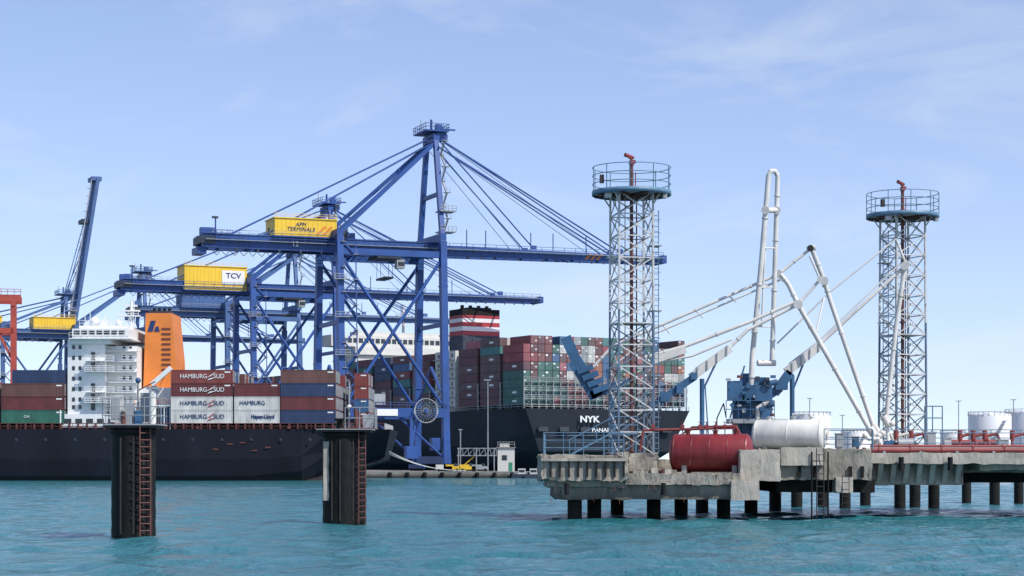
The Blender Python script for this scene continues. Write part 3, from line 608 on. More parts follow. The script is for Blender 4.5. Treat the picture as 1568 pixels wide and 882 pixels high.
# ---------------------------------------------------------------- dolphins
def dolphin(px,d,r,ztop,kind):
    x=WX(px,d); root=empty('mooring_pile',(x,d,0)); mb=MB(); n=40
    prof=[(-3,r*.99)]+[(i*ztop/16,r*(1+.012*math.sin(i*2.1))) for i in range(17)]
    mb.lathe((0,0,0),(0,0,1),prof,'pile',n); mb.cyl((0,0,ztop-.02),(0,0,ztop+.02),r*1.0,'pile',n=n)
    mb.lathe((0,0,0),(0,0,1),[(ztop-.24,r),(ztop-.24,r*1.05),(ztop,r*1.05),(ztop,r)],'black',n)
    for q in ((4.3,4.9,5.35,5.8) if kind==0 else (4.2,4.6,5.2,5.7)):
        a=V((math.cos(q)*r*1.01,math.sin(q)*r*1.01,0)); mb.beam(a+V((0,0,.2)),a+V((0,0,ztop-.4)),.07,.09,'darksteel')
    if kind==0:
        for k in range(9):  # slanting black bands drawn as the ladder's shadow on the shaft
            z=.9+k*.42; pts=[]
            for i in range(7):
                q=4.75+i*.16; pts.append((math.cos(q)*r*1.02,math.sin(q)*r*1.02,z-i*.06))
            mb.tube(pts,.045,'black',n=5)
    else:
        q=3.95; a=V((math.cos(q)*r*.97,math.sin(q)*r*.97,0)); mb.beam(a+V((0,0,1.3)),a+V((0,0,ztop-.5)),.55,.12,'concl')  # pale strip stands in for the sunlit left side of the shaft
    mb.build('pile_shaft',root)
    l=MB(); q=-0.95 if kind==0 else -.75; side=V((-math.sin(q),math.cos(q),0)); o=V((math.cos(q)*(r+.22),math.sin(q)*(r+.22),0))
    l.ladder(o+V((0,0,.05)),o+V((0,0,ztop+.1)),.5,'rustpipe',side=side,r=.038,sp=.3)
    for z in range(1,int(ztop)+1,1): 
        for s in(-1,1): l.cyl(o+side*.25*s+V((0,0,z)),o*.85+side*.25*s+V((0,0,z)),.03,'pile',n=5)
    l.build('ladder',root)
    p=MB(); w=r*1.2
    p.box((.05,0,ztop+.07),(w*2.,w*1.9,.1),'darksteel'); p.box((.08,0,ztop+.16),(w*2.1,w*2,.05),'galv')
    zz=ztop+.19
    if kind==0:
        p.railing([(-w,-w*.9,zz),(w*1.1,-w*.9,zz),(w*1.1,w*.9,zz),(-w,w*.9,zz),(-w,-w*.9,zz)],1.15,'galv',sp=.6,r=.02,rails=3)
        p.box((-.75,.1,zz+.7),(.5,.5,1.2),'towerwhite'); p.box((-.75,-.16,zz+.7),(.36,.04,.9),'galv'); p.box((-.15,-.2,zz+.45),(.35,.35,.9),'galv'); p.box((.55,.2,zz+.75),(.5,.4,1.3),'galv'); p.cyl((.2,0,zz),(.2,0,zz+1.9),.05,'galv'); p.ball((.2,0,zz+1.95),.13,'armblue'); p.cyl((.9,-.3,zz),(.9,-.3,zz+1.5),.16,'tankwhite'); p.cyl((-.35,-.5,zz),(-.35,-.5,zz+.5),.1,'rustpipe'); p.box((.9,-.3,zz+1.6),(.5,.4,.12),'galv'); p.beam((.2,0,zz+1.5),(.95,0,zz+1.9),.05,.05,'rustpipe'); p.box((.3,-.35,zz+.3),(.3,.3,.6),'armblue')
    else:
        p.railing([(w*.1,-w*.9,zz),(w*1.2,-w*.9,zz),(w*1.2,w*.6,zz)],1.15,'galv',sp=.6,r=.025)
        p.box((w*.9,-.2,zz+.4),(.5,.5,.8),'galv'); p.cyl((w*.2,-.3,zz),(w*.2,-.3,zz+2.6),.05,'galv'); p.cyl((w*.5,-.5,zz),(w*.45,-.5,zz+1.1),.12,'rustpipe'); p.beam((w*.25,-.4,zz+1.2),(w*.8,-.4,zz+.9),.1,.1,'armblue'); p.ball((w*.2,-.3,zz+1.2),.14,'tankwhite')
        p.box((w*.5,-.1,zz+.03),(w*1.2,w*1.5,.05),'rustpipe')
    p.cyl((-.3,.4,zz),(-.3,.4,zz+.5),.18,'black'); p.cyl((-.3,.4,zz+.45),(-.3,.4,zz+.6),.28,'black')
    p.build('head_platform',root)
dolphin(204.5,88.3,.97,4.85,0); dolphin(527.5,109,1.19,5.,1)
# ---------------------------------------------------------------- jetty
def jetty():
    root=empty('concrete_jetty'); c=MB(); C='concrete'
    X=WX
    c.rough(X(828,114),X(962,114),114,128,2.35,3.78,C,amp=.17,step=.2)
    c.rough(X(838,114.5),X(958,114.5),114.5,127,1.95,2.5,C,amp=.09,step=.22)
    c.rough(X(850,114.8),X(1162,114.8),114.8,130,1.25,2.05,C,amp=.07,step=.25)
    c.rough(X(958,114.4),X(1134,114.4),114.4,130,2.08,2.72,C,amp=.09,step=.22)
    c.bx(X(829,113.9),X(960,113.9),113.78,113.95,3.45,3.6,'concl')
    for px in range(842,955,14): x=X(px,113.9); c.bx(x,x+.1,113.84,114.05,2.55,3.4,'concd')
    c.build('left_platform',root); c=MB()
    c.rough(X(1120,114.),X(1163,114.),114.,117.,1.2,2.3,'concl',amp=.06,step=.25)
    c.rough(X(1134,115),X(1195,115),115.,119,2.3,4.1,'concl',amp=.07,step=.22)
    c.rough(X(1163,117),X(1335,117),117,136,2.35,4.15,C,amp=.1,step=.25)
    c.rough(X(1196,116.6),X(1262,116.6),116.6,117.4,3.2,4.25,'concl',amp=.06,step=.25)
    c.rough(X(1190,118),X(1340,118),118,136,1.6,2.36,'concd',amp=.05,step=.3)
    c.rough(X(1280,116.6),X(1306,116.6),116.6,118,1.6,2.5,'concl',amp=.05,step=.25)
    for px in(1222,1245,1300,1318): x=X(px,116.9); c.bx(x,x+.18,116.82,117.05,2.5,3.15,'concd')
    c.build('centre_platform',root); c=MB()
    c.rough(X(1328,120),X(1700,120),120,142,3.3,3.95,'concl',amp=.07,step=.3)
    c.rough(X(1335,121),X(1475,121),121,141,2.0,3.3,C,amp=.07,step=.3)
    c.rough(X(1475,124),X(1700,124),124,141,2.75,3.3,C,amp=.06,step=.35)
    c.rough(X(1500,121),X(1700,121),121,124,2.9,3.3,'concl',amp=.06,step=.35)
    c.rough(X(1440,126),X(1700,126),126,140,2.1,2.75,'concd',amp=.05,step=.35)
    for px in range(1345,1470,20):
        x=X(px,120.4); c.prism([(x,120.2,3.3),(x,121,3.3),(x,121,2.1)],(.3,0,0),'concl')
    c.build('right_platform',root); p=MB()
    for px,py in((880,797),(910,795),(1001,794),(1043,791),(1108,792),(1150,789),(1187,783),(1294,778),(1325,775),(1378,779),(1401,777),(1430,779),(1523,773),(945,788),(1075,786),(1220,779),(1260,776),(1480,770),(1560,771),(1600,772)):
        d=3.3*F/(py-HY); rr=.42 if py>772 else .4; x=X(px,d); top=1.9 if px<1190 else 2.3
        if px>1470: top=2.5
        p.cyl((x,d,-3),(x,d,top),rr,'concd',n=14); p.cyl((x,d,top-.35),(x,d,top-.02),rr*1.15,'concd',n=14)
    p.build('piles',root)
    l=MB(); l.ladder((X(1256,116.4),116.4,.1),(X(1256,116.4),116.4,4.2),.42,'darksteel',r=.03); l.ladder((X(1295,116.3),116.3,.6),(X(1295,116.3),116.3,2.6),.4,'darksteel',r=.025)
    for px in (1243,1268): l.cyl((X(px,116.5),116.5,.0),(X(px,116.5),116.5,4.),.05,'black',n=6)
    l.build('access_ladders',root)
    f=MB()
    for px in(868,1016,1380,1455): f.cyl((X(px,113.9),113.9,1.5),(X(px,113.9),113.9,2.2),.14,'black') if px<1100 else f.cyl((X(px,119.7),119.7,2.9),(X(px,119.7),119.7,3.7),.16,'black')
    f.build('rubber_fenders',root)
    r=MB(); B='railblue'
    r.railing([(X(832,114.5),114.5,3.78),(X(955,114.5),114.5,3.78)],1.3,B,sp=1.15,r=.026,rails=3); r.railing([(X(832,114.5),114.5,3.78),(X(836,126),126,3.78),(X(970,126),126,3.78)],1.3,B,sp=1.6,r=.026,rails=3)
    r.railing([(X(1195,135),135,4.15),(X(1335,135),135,4.15)],1.4,B,sp=1.6,r=.03,rails=3)
    r.railing([(X(1262,117.5),117.5,4.15),(X(1335,117.5),117.5,4.15),(X(1337,121),121,4.1)],1.2,B,sp=1.3,r=.026,rails=2)
    r.railing([(X(1335,141),141,3.95),(X(1700,141),141,3.95)],1.75,B,sp=1.9,r=.03,rails=3); r.railing([(X(1400,123),123,3.95),(X(1700,123),123,3.95)],1.25,B,sp=1.6,r=.026,rails=2)
    a=W(872,697,118);b=W(935,664,118); r.beam(a,b,.5,.1,B); r.cyl(a+V((0,0,.9)),b+V((0,0,.9)),.035,B,n=5)
    for t in(0,.33,.66,1): q=a.lerp(b,t); r.cyl(q,q+V((0,0,.9)),.03,B,n=5)
    r.beam((b.x,118,b.z),(b.x+1.6,118,b.z),.6,.08,B); r.beam((b.x+.1,118,3.78),(b.x+.1,118,b.z),.08,.08,B); r.beam((b.x+1.5,118,3.78),(b.x+1.5,118,b.z),.08,.08,B)
    r.railing([(b.x,118,b.z),(b.x+1.6,118,b.z)],1.,B,sp=.8,r=.03)
    for px in(1416,1428,1443): r.cyl((X(px,130),130,3.95),(X(px,130),130,WZ(622,130)),.04,B,n=5)
    r.cyl(W(1416,622,130),W(1443,622,130),.04,B,n=5); r.cyl(W(1416,640,130),W(1443,640,130),.04,B,n=5)
    r.build('railings',root)
    rb=MB()
    for i in range(110):
        x=random.uniform(X(945,116),X(1030,116)); y=random.uniform(115.2,122); s_=random.uniform(.08,.34)
        base=3.75 if x<X(962,y)-.2 else 2.7
        rb.rough(x,x+s_*1.3,y,y+s_,base-.02,base+s_*random.uniform(.5,1.1),random.choice(['concl','concrete','rustpipe','darksteel']),amp=.05,step=.15,fr=4)
    for i in range(50):
        x=random.uniform(X(1200,120),X(1560,120)); y=random.uniform(121.5,126); s_=random.uniform(.06,.22); b0=4.13 if x<X(1330,y) else 3.93
        rb.rough(x,x+s_*1.3,y,y+s_,b0,b0+s_,random.choice(['concl','rustpipe']),amp=.03,step=.15,fr=4)
    for i in range(40):
        x=random.uniform(X(840,114),X(1130,114)); z=random.choice([2.3,2.5,3.5,1.3,2.05]); rb.cyl((x,114.3,z),(x+random.uniform(-.3,.3),113.85,z-random.uniform(.05,.35)),.015,'rustpipe',n=4)
    rb.build('concrete_rubble',root)
    k=MB(); k.rough(X(962,117),X(1008,117),117.5,123,2.7,3.9,C,amp=.25,step=.2); k.rough(X(1008,122),X(1165,122),122.,130,2.7,3.55,C,amp=.08,step=.3); k.build('tower_plinth',root)
jetty()
# ---------------------------------------------------------------- pipes on jetty
def pipes():
    root=empty('red_pipeline'); p=MB(); X=WX
    for i,(d,z,r) in enumerate(((119.4,4.05,.15),(120.6,4.1,.13),(121.6,4.3,.12))):
        d+=1.; p.cyl((X(1333,d),d,z+.05),(X(1720,d),d,z+.05),r,'red' if i!=1 else 'armwhite',n=12)
        for q in range(9): xx=X(1345,d)+q*1.9; p.cyl((xx,d,z+.05),(xx+.08,d,z+.05),r*1.35,'red',n=12)
    for q in range(8): xx=X(1350,121)+q*2.2; p.box((xx,121.6,4.0),(.15,3.,.12),'galv')
    p.tube([W(985,659,119),W(1060,657,119),W(1128,655,119),W(1135,668,119),W(1140,690,119)],.08,'red'); p.tube([W(985,659,119),W(980,690,119)],.07,'red')
    p.tube([W(1040,668,119.5),W(1060,654,119.5),W(1130,652,119.5)],.06,'rustpipe')
    for px in(1000,1045,1072,1082,1096,1110,1122):
        q=W(px,657,119); p.box(q+V((0,0,.12)),(.22,.2,.28),'red'); p.cyl(q+V((0,0,.2)),q+V((0,0,.42)),.03,'red',n=5); p.cyl(q+V((0,0,.4)),q+V((0,0,.43)),.14,'red',n=10)
        p.cyl(q,V((q.x,119,3.5)),.04,'galv',n=5)
    for px in(1345,1372,1395,1470,1490,1508,1550):
        d=132; q=W(px,676,d); p.tube([V((q.x,d,4.)),V((q.x,d,5.1)),V((q.x+.8,d,5.3)),V((q.x+1.3,d,4.)) ],.1,'red' if px>1380 else 'armwhite'); p.cyl((q.x,d,4.9),(q.x,d,5.5),.17,'red')
    p.cyl((X(1455,133),133,4.7),(X(1525,133),133,4.7),.22,'red'); p.cyl((X(1345,134),134,4.5),(X(1460,134),134,4.5),.13,'armwhite')
    p.cyl((X(1400,136),136,4.4),(X(1700,136),136,4.4),.16,'rustpipe')
    p.build('pipe_runs',root)
    root=empty('pump_unit'); b=MB()
    b.box((X(1385,126),126,4.3),(1.4,1,.7),'rustpipe'); b.cyl((X(1375,125.4),125.4,4.6),(X(1398,125.4),125.4,4.6),.3,'galv',n=12); b.box((X(1362,126),126,4.35),(.6,.6,.8),'armblue'); b.build('pump_body',root)
    for px,mm,w_,h_ in((1285,'galv',.5,.9),(1310,'armblue',.4,.7),(1425,'galv',.6,1.2),(1450,'towerwhite',.5,.8),(1535,'galv',.7,.7)):
        root=empty('control_cabinet'); b=MB(); dd=128; b0=4.15 if px<1330 else 3.95; x=X(px,dd)
        b.box((x,dd,b0+h_/2+.15),(w_,.4,h_),mm); b.box((x,dd-.22,b0+h_/2+.15),(w_*.8,.04,h_*.8),mm); b.box((x,dd,b0+.075),(w_*.7,.3,.15),'concl'); b.box((x,dd,b0+h_+.18),(w_*1.15,.5,.06),'galv'); b.build('cabinet_body',root)
pipes()
def tank(name,c,ax,L,r,m,bands=3):
    root=empty(name,c,ax); t=MB(); e=r*.32
    prof=[(-L/2,.001)]+[(-L/2+e*(1-math.cos(a)),r*math.sin(a)) for a in [i*math.pi/2/7 for i in range(1,8)]]
    prof+= [(L/2-e*(1-math.cos(a)),r*math.sin(a)) for a in [i*math.pi/2/7 for i in range(7,0,-1)]]+[(L/2,.001)]
    t.lathe((0,0,0),(1,0,0),prof,m,36); t.build('shell',root)
    f=MB()
    for k in range(bands): xx=-L/2+e+(L-2*e)*k/(bands-1); f.lathe((xx-.03,0,0),(1,0,0),[(0,r),(0,r*1.012),(.06,r*1.012),(.06,r)],m,36)
    for q in(-L*.28,L*.05,L*.3): f.cyl((q,0,r*.9),(q,0,r*1.18),.14,m); f.cyl((q,0,r*1.15),(q,0,r*1.2),.2,m,n=14)
    f.cyl((L/2-.05,0,0),(L/2+.1,0,0),.25,m,n=16); f.cyl((L/2-.05,0,-r*.6),(L/2+.18,0,-r*.6),.07,m); f.tube([(L*.05,0,r*1.2),(L*.05,-.2,r*1.35),(L*.3,-.2,r*1.35)],.05,m); f.build('fittings',root)
    s=MB()
    for q in(-L*.3,L*.3): s.box((q,0,-r*.86),(.28,r*1.5,r*.42),'concl')
    s.build('saddles',root)
tank('red_storage_tank',(WX(1089,117.5),117.5,3.93),R(-14),4.95,1.12,'tankred',5)
tank('white_storage_tank',(WX(1209,124.5),124.5,5.12),R(-22),4.7,.94,'tankwhite',3)
# ---------------------------------------------------------------- lattice towers
def tower(px,d,w0,w1,z0,pypl,ring_r,pyrail,pymon,lx,yaw):
    x=WX(px,d); root=empty('fire_monitor_tower',(x,d,0),yaw); zt=WZ(pypl,d); t=MB()
    def P(i,j,z):
        f=(z-z0)/(zt-z0); w=(w0+(w1-w0)*f)/2; return V((i*w,j*w,z))
    cs=[(-1,-1),(1,-1),(1,1),(-1,1)]; n=12
    for (i,j) in cs:
        zm=z0+(zt-z0)*.55
        t.beam(P(i,j,z0),P(i,j,zm),.11,.11,'towerblue'); t.beam(P(i,j,zm),P(i,j,zt),.11,.11,'towerwhite')
        t.box(P(i,j,z0)+V((0,0,.04)),(.4,.4,.08),'galv')
    for k in range(n):
        za=z0+(zt-z0)*k/n; zb=z0+(zt-z0)*(k+1)/n; m_='towerwhite' if k>5 else 'towerblue'
        for q in range(4):
            a=cs[q];b=cs[(q+1)%4]
            t.beam(P(*a,zb),P(*b,zb),.06,.07,'towerwhite'); t.beam(P(*a,za),P(*b,zb),.05,.065,m_); t.beam(P(*b,za),P(*a,zb),.05,.065,'towerwhite')
            t.box((P(*a,(za+zb)/2)+P(*b,(za+zb)/2))/2,(.14,.14,.16),'towerwhite')
    t.build('lattice_frame',root)
    r=MB(); r.tube([(0,0,z0),(0,0,WZ(pymon+14,d))],.11,'rustpipe',n=10)
    zz=z0
    while zz<zt: r.cyl((0,0,zz),(0,0,zz+.12),.19,'rustpipe',n=10); zz+=2.2
    r.cyl((.4,.3,z0),(.4,.3,zt),.04,'darksteel',n=6); r.cyl((-.3,.4,z0),(-.3,.4,zt),.03,'galv',n=6)
    q=WZ(pymon+12,d)
    r.cyl((0,0,q-.1),(0,0,q+.15),.17,'red'); r.tube([(0,0,q),(0,0,q+.25),(-.25,-.1,q+.42)],.085,'red'); r.cyl((.15,.05,q+.35),(-.45,-.15,q+.48),.08,'red',r1=.13); r.box((.12,0,q+.1),(.25,.2,.2),'red')
    r.cyl((0,0,zt+.1),(0,0,zt+.5),.18,'red'); r.cyl((.25,0,zt),(.25,0,zt+1.3),.035,'red',n=5)
    r.build('riser_and_monitor',root)
    p=MB(); n=20; R_=ring_r
    p.cyl((0,0,zt),(0,0,zt+.1),R_,'galv',n=n); p.lathe((0,0,zt),(0,0,1),[(-.12,R_*.98),(-.12,R_*1.015),(.16,R_*1.015),(.16,R_*.98)],'railblue',n)
    hr=WZ(pyrail,d)-zt
    for z in(hr*.36,hr*.68,hr):
        for k in range(n):
            a=2*math.pi*k/n;b=2*math.pi*(k+1)/n; p.cyl((math.cos(a)*R_,math.sin(a)*R_,zt+z),(math.cos(b)*R_,math.sin(b)*R_,zt+z),.027,'railblue',n=5)
    for k in range(0,n,2):
        a=2*math.pi*k/n; p.cyl((math.cos(a)*R_,math.sin(a)*R_,zt),(math.cos(a)*R_,math.sin(a)*R_,zt+hr),.03,'railblue',n=5)
    for i,j in cs:
        p.beam(P(i,j,zt-.75),(i*R_*.6,j*R_*.6,zt-.02),.07,.07,'towerwhite'); 
    for k in range(8):
        a=2*math.pi*k/8+.2; p.beam((0,0,zt-.1),(math.cos(a)*R_*.97,math.sin(a)*R_*.97,zt-.1),.1,.14,'rustpipe')
    p.box((-R_*.75,-R_*.5,zt-.3),(.35,.35,.28),'galv'); p.box((R_*.7,-R_*.6,zt-.25),(.25,.3,.28),'galv'); p.box((-R_*.9,-R_*.45,zt+.7),(.22,.22,.5),'darksteel')
    p.build('round_platform',root)
    l=MB(); xo=w0/2+.32
    l.ladder((lx*xo,-.3,z0),(lx*xo,-.3,zt-1.),.4,'railblue',r=.028,sp=.32)
    z=z0+2.2
    while z<zt-1.2:
        for k in range(5):
            a=-math.pi+math.pi*k/5; b=-math.pi+math.pi*(k+1)/5
            c=V((lx*xo,-.3,z)); l.cyl(c+V((math.cos(a)*.3,math.sin(a)*.45,0)),c+V((math.cos(b)*.3,math.sin(b)*.45,0)),.015,'railblue',n=4)
        z+=.8
    for zf in(.3,.55,.8):
        z=z0+(zt-z0)*zf; l.box((lx*(w0/2+.3),-.2,z),(.7,.9,.05),'galv')
    l.box((0,0,z0+(zt-z0)*.5),(w0*.95,w0*.95,.05),'galv')
    l.build('ladder_with_cage',root); return root
tower(967,121,2.2,2.1,3.9,297,2.38,257,238,1,R(12))
tower(1382,134,2.3,2.15,3.95,332,2.40,297,278,-1,R(20))
# ---------------------------------------------------------------- loading arms
def flange(mb,p,ax,r,m='armwhite'):
    ax=V(ax).normalized(); mb.cyl(p-ax*.04,p+ax*.04,r,m,n=12)
def pipe(mb,pts,r,m='armwhite',fl=True):
    mb.tube(pts,r,m,n=10)
    if fl:
        for i in range(len(pts)-1):
            a,b=V(pts[i]),V(pts[i+1]); n=max(1,int((b-a).length/3))
            for k in range(n): flange(mb,a.lerp(b,(k+.5)/n),b-a,r*1.3,m)
def armA():
    root=empty('marine_loading_arm'); m=MB()
    d1,d2=127.,128.
    pipe(m,[W(1149,610,d1),W(1152,545,d1),W(1166,400,d1),W(1177,268,d1)],.17)
    pipe(m,[W(1177,268,d1),W(1180,262,d1),W(1187,262,d2),W(1191,270,d2)],.15,fl=False)
    pipe(m,[W(1191,270,d2),W(1189,330,d2),W(1182,560,d2)],.16)
    m.cyl(W(1169,322,d1),W(1192,322,d2),.18,'armwhite'); m.cyl(W(1172,322,d1-.3),W(1172,322,d1+.3),.27,'armwhite'); m.cyl(W(1189,322,d2-.3),W(1189,322,d2+.3),.27,'armwhite')
    m.cyl(W(1166,500,127.4),W(1174,330,127.4),.06,'armwhite'); m.cyl(W(1160,556,127.3),W(1187,556,127.6),.2,'armwhite')
    for py in(380,440,500): m.cyl(W(1167-(py-380)*.1,py,d1),W(1187-(py-380)*.04,py,d2),.05,'armwhite')
    m.build('folded_pipe_arm',root); b=MB(); B='armblue'
    for px,w,h0,h1 in((1128,.5,645,585),(1142,.6,648,572),(1160,.9,650,578),(1176,.5,648,590)):
        q=W(px,h0,127.6); b.box((q.x,127.6,(4.15+WZ(h1,127.6))/2),(w,w,WZ(h1,127.6)-4.15),B)
    b.cyl(W(1118,600,127),W(1190,585,127),.2,B); b.cyl(W(1120,622,127.4),W(1185,618,127.4),.22,B)
    b.box(W(1125,598,126.8),(.9,.8,1.2),B); b.box(W(1168,602,126.8),(1.1,.7,1.),B); b.cyl(W(1148,600,126.4),W(1148,600,128),.45,B,n=16); b.cyl(W(1172,585,126.6),W(1172,585,128),.3,B,n=16)
    b.box(W(1150,645,127.2),(3,1.8,.3),'galv'); pipe(b,[W(1160,690,126.6),W(1160,625,126.6),W(1180,612,126.6)],.14,'armwhite'); 
    for i in range(22):
        q=W(random.uniform(1115,1185),random.uniform(575,640),126.4); b.box(q,(random.uniform(.1,.35),.3,random.uniform(.1,.35)),random.choice([B,B,'galv','bluedark','rustpipe']))
    b.beam(W(1118,640,126.6),W(1140,560,126.6),.1,.1,B); b.railing([W(1112,640,126),W(1186,640,126)],1.1,B,sp=.7,r=.025)
    b.tube([W(1112,640,126.2),W(1108,618,126.2),W(1098,640,126.2),W(1094,690,126.2)],.04,'black')
    b.build('base_machinery',root)
def armB():
    root=empty('marine_loading_arm'); m=MB(); d=129.
    pipe(m,[W(905,566,d),W(938,530,d),W(1192,420,d),W(1241,381,d)],.10)
    pipe(m,[W(940,560,d),W(1000,512,d),W(1196,428,d)],.065,fl=False)
    for t in(.1,.3,.5,.7,.9): a=W(938,530,d).lerp(W(1192,420,d),t); m.cyl(a,a+V((.5,0,-.75+.5*t)),.05,'armwhite',n=6)
    m.cyl(W(1236,381,d),W(1248,379,d),.2,'armwhite')
    pipe(m,[W(1243,380,d),W(1262,430,d+.2),W(1272,462,d+.2),W(1338,655,d)],.155)
    m.cyl(W(1246,384,d+.4),W(1266,436,d+.4),.08,'armwhite'); m.cyl(W(1262,430,d-.3),W(1262,430,d+.6),.28,'armwhite'); m.cyl(W(1192,420,d-.4),W(1192,420,d+.5),.3,'armwhite')
    m.cyl(W(1241,380,d-.3),W(1241,380,d+.3),.22,'darksteel'); m.build('pipe_arm',root)
    b=MB(); B='armblue'
    b.beam(W(866,516,d),W(886,560,d),.16,.7,B)
    for k in range(4): a=W(884+k*8,570+k*10,d); b.beam(a,a+V((1.0,0,.38)),.9,.36,B)
    b.beam(W(880,552,d),W(914,608,d),.5,.9,B); b.beam(W(905,606,d),W(945,590,d),.5,.55,B); b.beam(W(868,520,d),W(905,585,d),.1,.1,B); b.beam(W(925,596,d),W(968,580,d),.4,.3,B)
    b.beam(W(930,565,d),W(940,640,d),.22,.22,B); b.beam(W(940,640,d),V((WX(940,d),d,3.5)),.22,.22,B)
    b.build('counterweight',root)
def armC():
    root=empty('marine_loading_arm'); m=MB(); d=126.
    m.beam(W(1058,578,d),W(1118,533,d),.5,.55,'armwhite'); m.beam(W(1066,566,d),W(1112,534,d),.3,.25,'galv')
    for t in(.15,.4,.65,.9): q=W(1058,578,d).lerp(W(1118,533,d),t); m.beam(q+V((0,-.28,-.3)),q+V((.02,-.28,.32)),.08,.08,'galv')
    pipe(m,[W(1116,533,d),W(1145,505,d),W(1222,466,d)],.12)
    pipe(m,[W(985,548,d),W(1050,530,d),W(1145,494,d),W(1218,462,d)],.12)
    pipe(m,[W(985,548,d),W(1000,556,d),W(1060,545,d),W(1120,520,d)],.08,fl=False)
    m.beam(W(1000,552,d),W(1050,535,d),.3,.45,'armwhite')
    pipe(m,[W(1195,420,d),W(1207,435,d),W(1223,468,d),W(1334,662,d)],.155)
    m.cyl(W(1222,466,d),W(1256,428,d),.1,'armwhite'); m.cyl(W(1256,428,d),W(1240,392,d),.07,'armwhite'); m.cyl(W(1222,466,d-.4),W(1222,466,d+.5),.3,'armwhite'); m.cyl(W(1256,428,d-.25),W(1256,428,d+.25),.22,'armwhite')
    m.cyl(W(1250,508,d),W(1262,455,d+1),.06,'armwhite'); m.build('pipe_arm',root)
    b=MB(); B='armblue'; b.beam(W(1010,614,d),W(1062,578,d),.5,.45,B); b.box(W(1018,608,d),(.6,.8,.6),B); b.box(W(1040,596,d),(.4,.9,.55),B); b.box(W(1062,576,d),(.4,.7,.45),B); b.beam(W(995,622,d),W(1018,606,d),.3,.3,B)
    p=W(1075,580,d); b.cyl((p.x,d,3.5),(p.x,d,p.z),.15,B); b.box((p.x,d,3.6),(.6,.6,.2),B); b.cyl((p.x+.5,d,3.5),(p.x+.2,d,p.z-.5),.04,B); b.beam(W(1075,600,d),W(1100,548,d),.12,.12,B)
    b.build('counterweight_and_post',root)
def armD():
    root=empty('marine_loading_arm'); m=MB(); d=131.
    m.beam(W(1204,570,d),W(1258,527,d),.5,.58,'armwhite'); m.beam(W(1210,558,d),W(1250,528,d),.3,.25,'galv')
    for t in(.15,.4,.65,.9): q=W(1204,570,d).lerp(W(1258,527,d),t); m.beam(q+V((0,-.28,-.3)),q+V((.02,-.28,.32)),.08,.08,'galv')
    pipe(m,[W(1254,528,d),W(1385,408,d)],.12); pipe(m,[W(1256,520,d),W(1378,404,d)],.05,fl=False)
    pipe(m,[W(1386,406,d),W(1372,500,d),W(1357,640,d)],.155); m.cyl(W(1385,407,d-.4),W(1385,407,d+.4),.28,'armwhite')
    pipe(m,[W(1190,526,d),W(1272,446,d),W(1372,366,d)],.06,fl=False); m.cyl(W(1372,366,d),W(1388,406,d),.08,'armwhite')
    m.cyl(W(1262,440,d),W(1258,425,d),.1,'armwhite'); m.build('pipe_arm',root)
    b=MB(); B='armblue'; b.beam(W(1186,602,d),W(1210,570,d),.5,.6,B); b.box(W(1196,590,d),(.8,.8,.6),B); b.beam(W(1172,612,d),W(1196,596,d),.35,.35,B)
    p=W(1213,575,d); b.cyl((p.x,d,4.1),(p.x,d,p.z),.16,B); b.box((p.x,d,4.2),(.6,.6,.2),B); b.beam(W(1213,600,d),W(1232,552,d),.12,.12,B); b.build('counterweight_and_post',root)
    f=MB()
    for (px,py,dd) in((1335,660,126),(1340,656,129),(1356,642,131)):
        q=W(px,py,dd); f.cyl(q+V((-.15,0,.2)),q+V((.2,0,-.35)),.26,'armwhite',n=12); f.cyl(q+V((.1,0,-.3)),(q.x+.2,dd,4.),.12,'armwhite'); f.ball(q+V((.4,-.2,-.3)),.2,'armwhite')
    pipe(f,[W(1322,664,125.5),W(1330,672,125.5),W(1345,672,125.5),W(1350,684,125.5)],.13); f.build('parking_couplings',root)
armA();armB();armC();armD()
# ---------------------------------------------------------------- distant tank farm
def farm():
    def st(px0,px1,pyt,d):
        root=empty('oil_storage_tank'); m=MB(); x=WX((px0+px1)/2,d); r=(px1-px0)/2*d/F; zt=WZ(pyt,d)
        m.lathe((x,d,1.5),(0,0,1),[(0,r),(zt-1.5-.8,r),(zt-1.5,r*.96),(zt-1.5+r*.08,.01)],'storage',40)
        for k in range(24):
            a=2*math.pi*k/24; p=V((x+math.cos(a)*r,d+math.sin(a)*r,zt-.8)); m.cyl(p,p+V((0,0,1.6)),.1,'galv',n=4)
            b=2*math.pi*(k+1)/24; p2=V((x+math.cos(b)*r,d+math.sin(b)*r,zt-.8)); m.cyl(p+V((0,0,1.6)),p2+V((0,0,1.6)),.08,'galv',n=4)
        for k in range(14):
            a=-2.4+k*.1; m.box((x+math.cos(a)*(r+.4),d+math.sin(a)*(r+.4),2.5+(zt-4)*k/14),(1.4,1.2,.3),'galv')
        m.build('tank_shell',root)
    st(1483,1548,634,760); st(1540,1640,630,800); st(1212,1272,634,760); st(1150,1205,645,860); st(1290,1330,660,900); st(1440,1478,662,900)
    for px,py in((1468,614),(1290,636),(1552,612),(1240,610)):
        r=empty('street_lamp'); m=MB(); d=740; x=WX(px,d); m.cyl((x,d,1.5),(x,d,WZ(py,d)),.18,'galv',n=6); m.box((x,d,WZ(py,d)),(2.,.5,.3),'galv'); m.build('lamp_post',r)
farm()
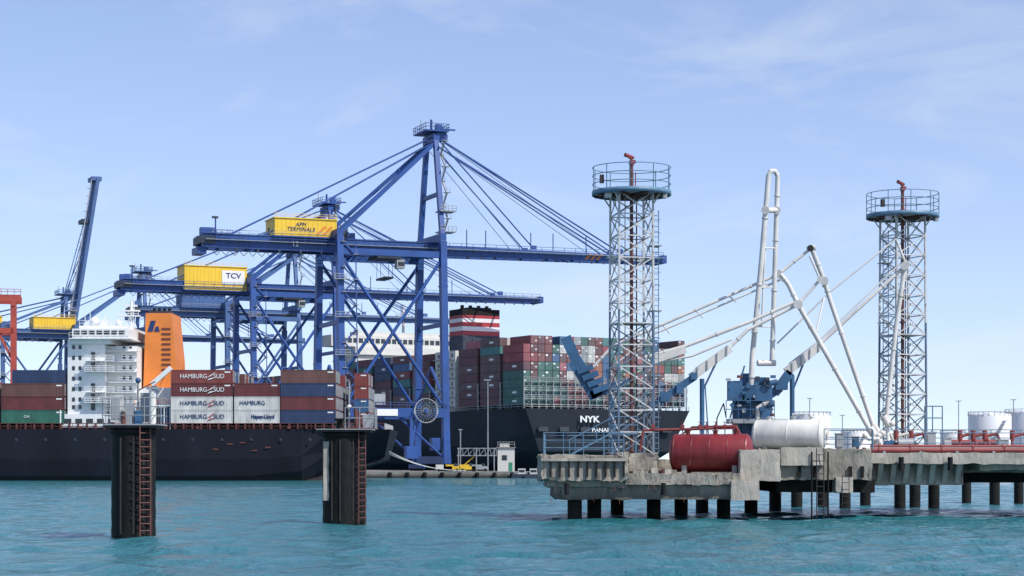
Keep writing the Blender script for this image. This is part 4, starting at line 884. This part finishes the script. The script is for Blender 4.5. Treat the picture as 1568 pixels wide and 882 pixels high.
# ---------------------------------------------------------------- sky, sun, camera
el=R(50); S=V((.78*math.cos(el),-.62*math.cos(el),math.sin(el)))
w=bpy.data.worlds.new('World'); scene.world=w; w.use_nodes=True; nt=w.node_tree; N=nt.nodes; L=nt.links
bg=N['Background']; sk=N.new('ShaderNodeTexSky'); sk.sky_type='NISHITA'; sk.sun_disc=False; sk.sun_elevation=el; sk.sun_rotation=math.atan2(S.x,S.y)
sk.air_density=1.; sk.dust_density=.4; sk.ozone_density=3.; sk.altitude=0
tc=N.new('ShaderNodeTexCoord')
ad=N.new('ShaderNodeVectorMath'); ad.operation='ADD'; ad.inputs[1].default_value=(0,0,.065); L.new(tc.outputs['Generated'],ad.inputs[0])
nm=N.new('ShaderNodeVectorMath'); nm.operation='NORMALIZE'; L.new(ad.outputs[0],nm.inputs[0]); L.new(nm.outputs[0],sk.inputs['Vector'])
tint=N.new('ShaderNodeMix'); tint.data_type='RGBA'; tint.blend_type='MULTIPLY'; tint.inputs[0].default_value=1; L.new(sk.outputs[0],tint.inputs[6]); tint.inputs[7].default_value=(1.42,1.22,1.24,1)
mp=N.new('ShaderNodeMapping'); mp.inputs['Scale'].default_value=(1,1,3.); mp.inputs['Rotation'].default_value=(0,R(-20),0); L.new(tc.outputs['Generated'],mp.inputs[0])
n=N.new('ShaderNodeTexNoise'); n.inputs['Scale'].default_value=7.; n.inputs['Detail'].default_value=9; n.inputs['Roughness'].default_value=.58; n.inputs['Distortion'].default_value=.5; L.new(mp.outputs[0],n.inputs['Vector'])
r=N.new('ShaderNodeValToRGB'); r.color_ramp.elements[0].position=.5; r.color_ramp.elements[1].position=.85; L.new(n.outputs['Fac'],r.inputs['Fac'])
mul=N.new('ShaderNodeMath'); mul.operation='MULTIPLY'; mul.inputs[1].default_value=.55; L.new(r.outputs[0],mul.inputs[0])
mx=N.new('ShaderNodeMix'); mx.data_type='RGBA'; L.new(mul.outputs[0],mx.inputs[0]); L.new(tint.outputs[2],mx.inputs[6]); mx.inputs[7].default_value=(5.6,5.9,6.2,1)
L.new(mx.outputs[2],bg.inputs['Color']); bg.inputs['Strength'].default_value=.15
ld=bpy.data.lights.new('sun','SUN'); ld.energy=4.9; ld.angle=R(.5); ld.color=(1,.955,.88); lo=bpy.data.objects.new('sun',ld); lo.rotation_euler=(-S).to_track_quat('-Z','Y').to_euler(); lo.location=(50,-50,100); scene.collection.objects.link(lo)
cd=bpy.data.cameras.new('camera'); cd.sensor_width=36; cd.lens=36*F/1568; cd.shift_y=(HY-441)/1568; cd.clip_end=30000; cd.clip_start=1
co=bpy.data.objects.new('camera',cd); co.location=(0,0,H); co.rotation_euler=(math.pi/2,0,0); scene.collection.objects.link(co); scene.camera=co
scene.view_settings.view_transform='Standard'; scene.view_settings.look='None'; scene.view_settings.exposure=0
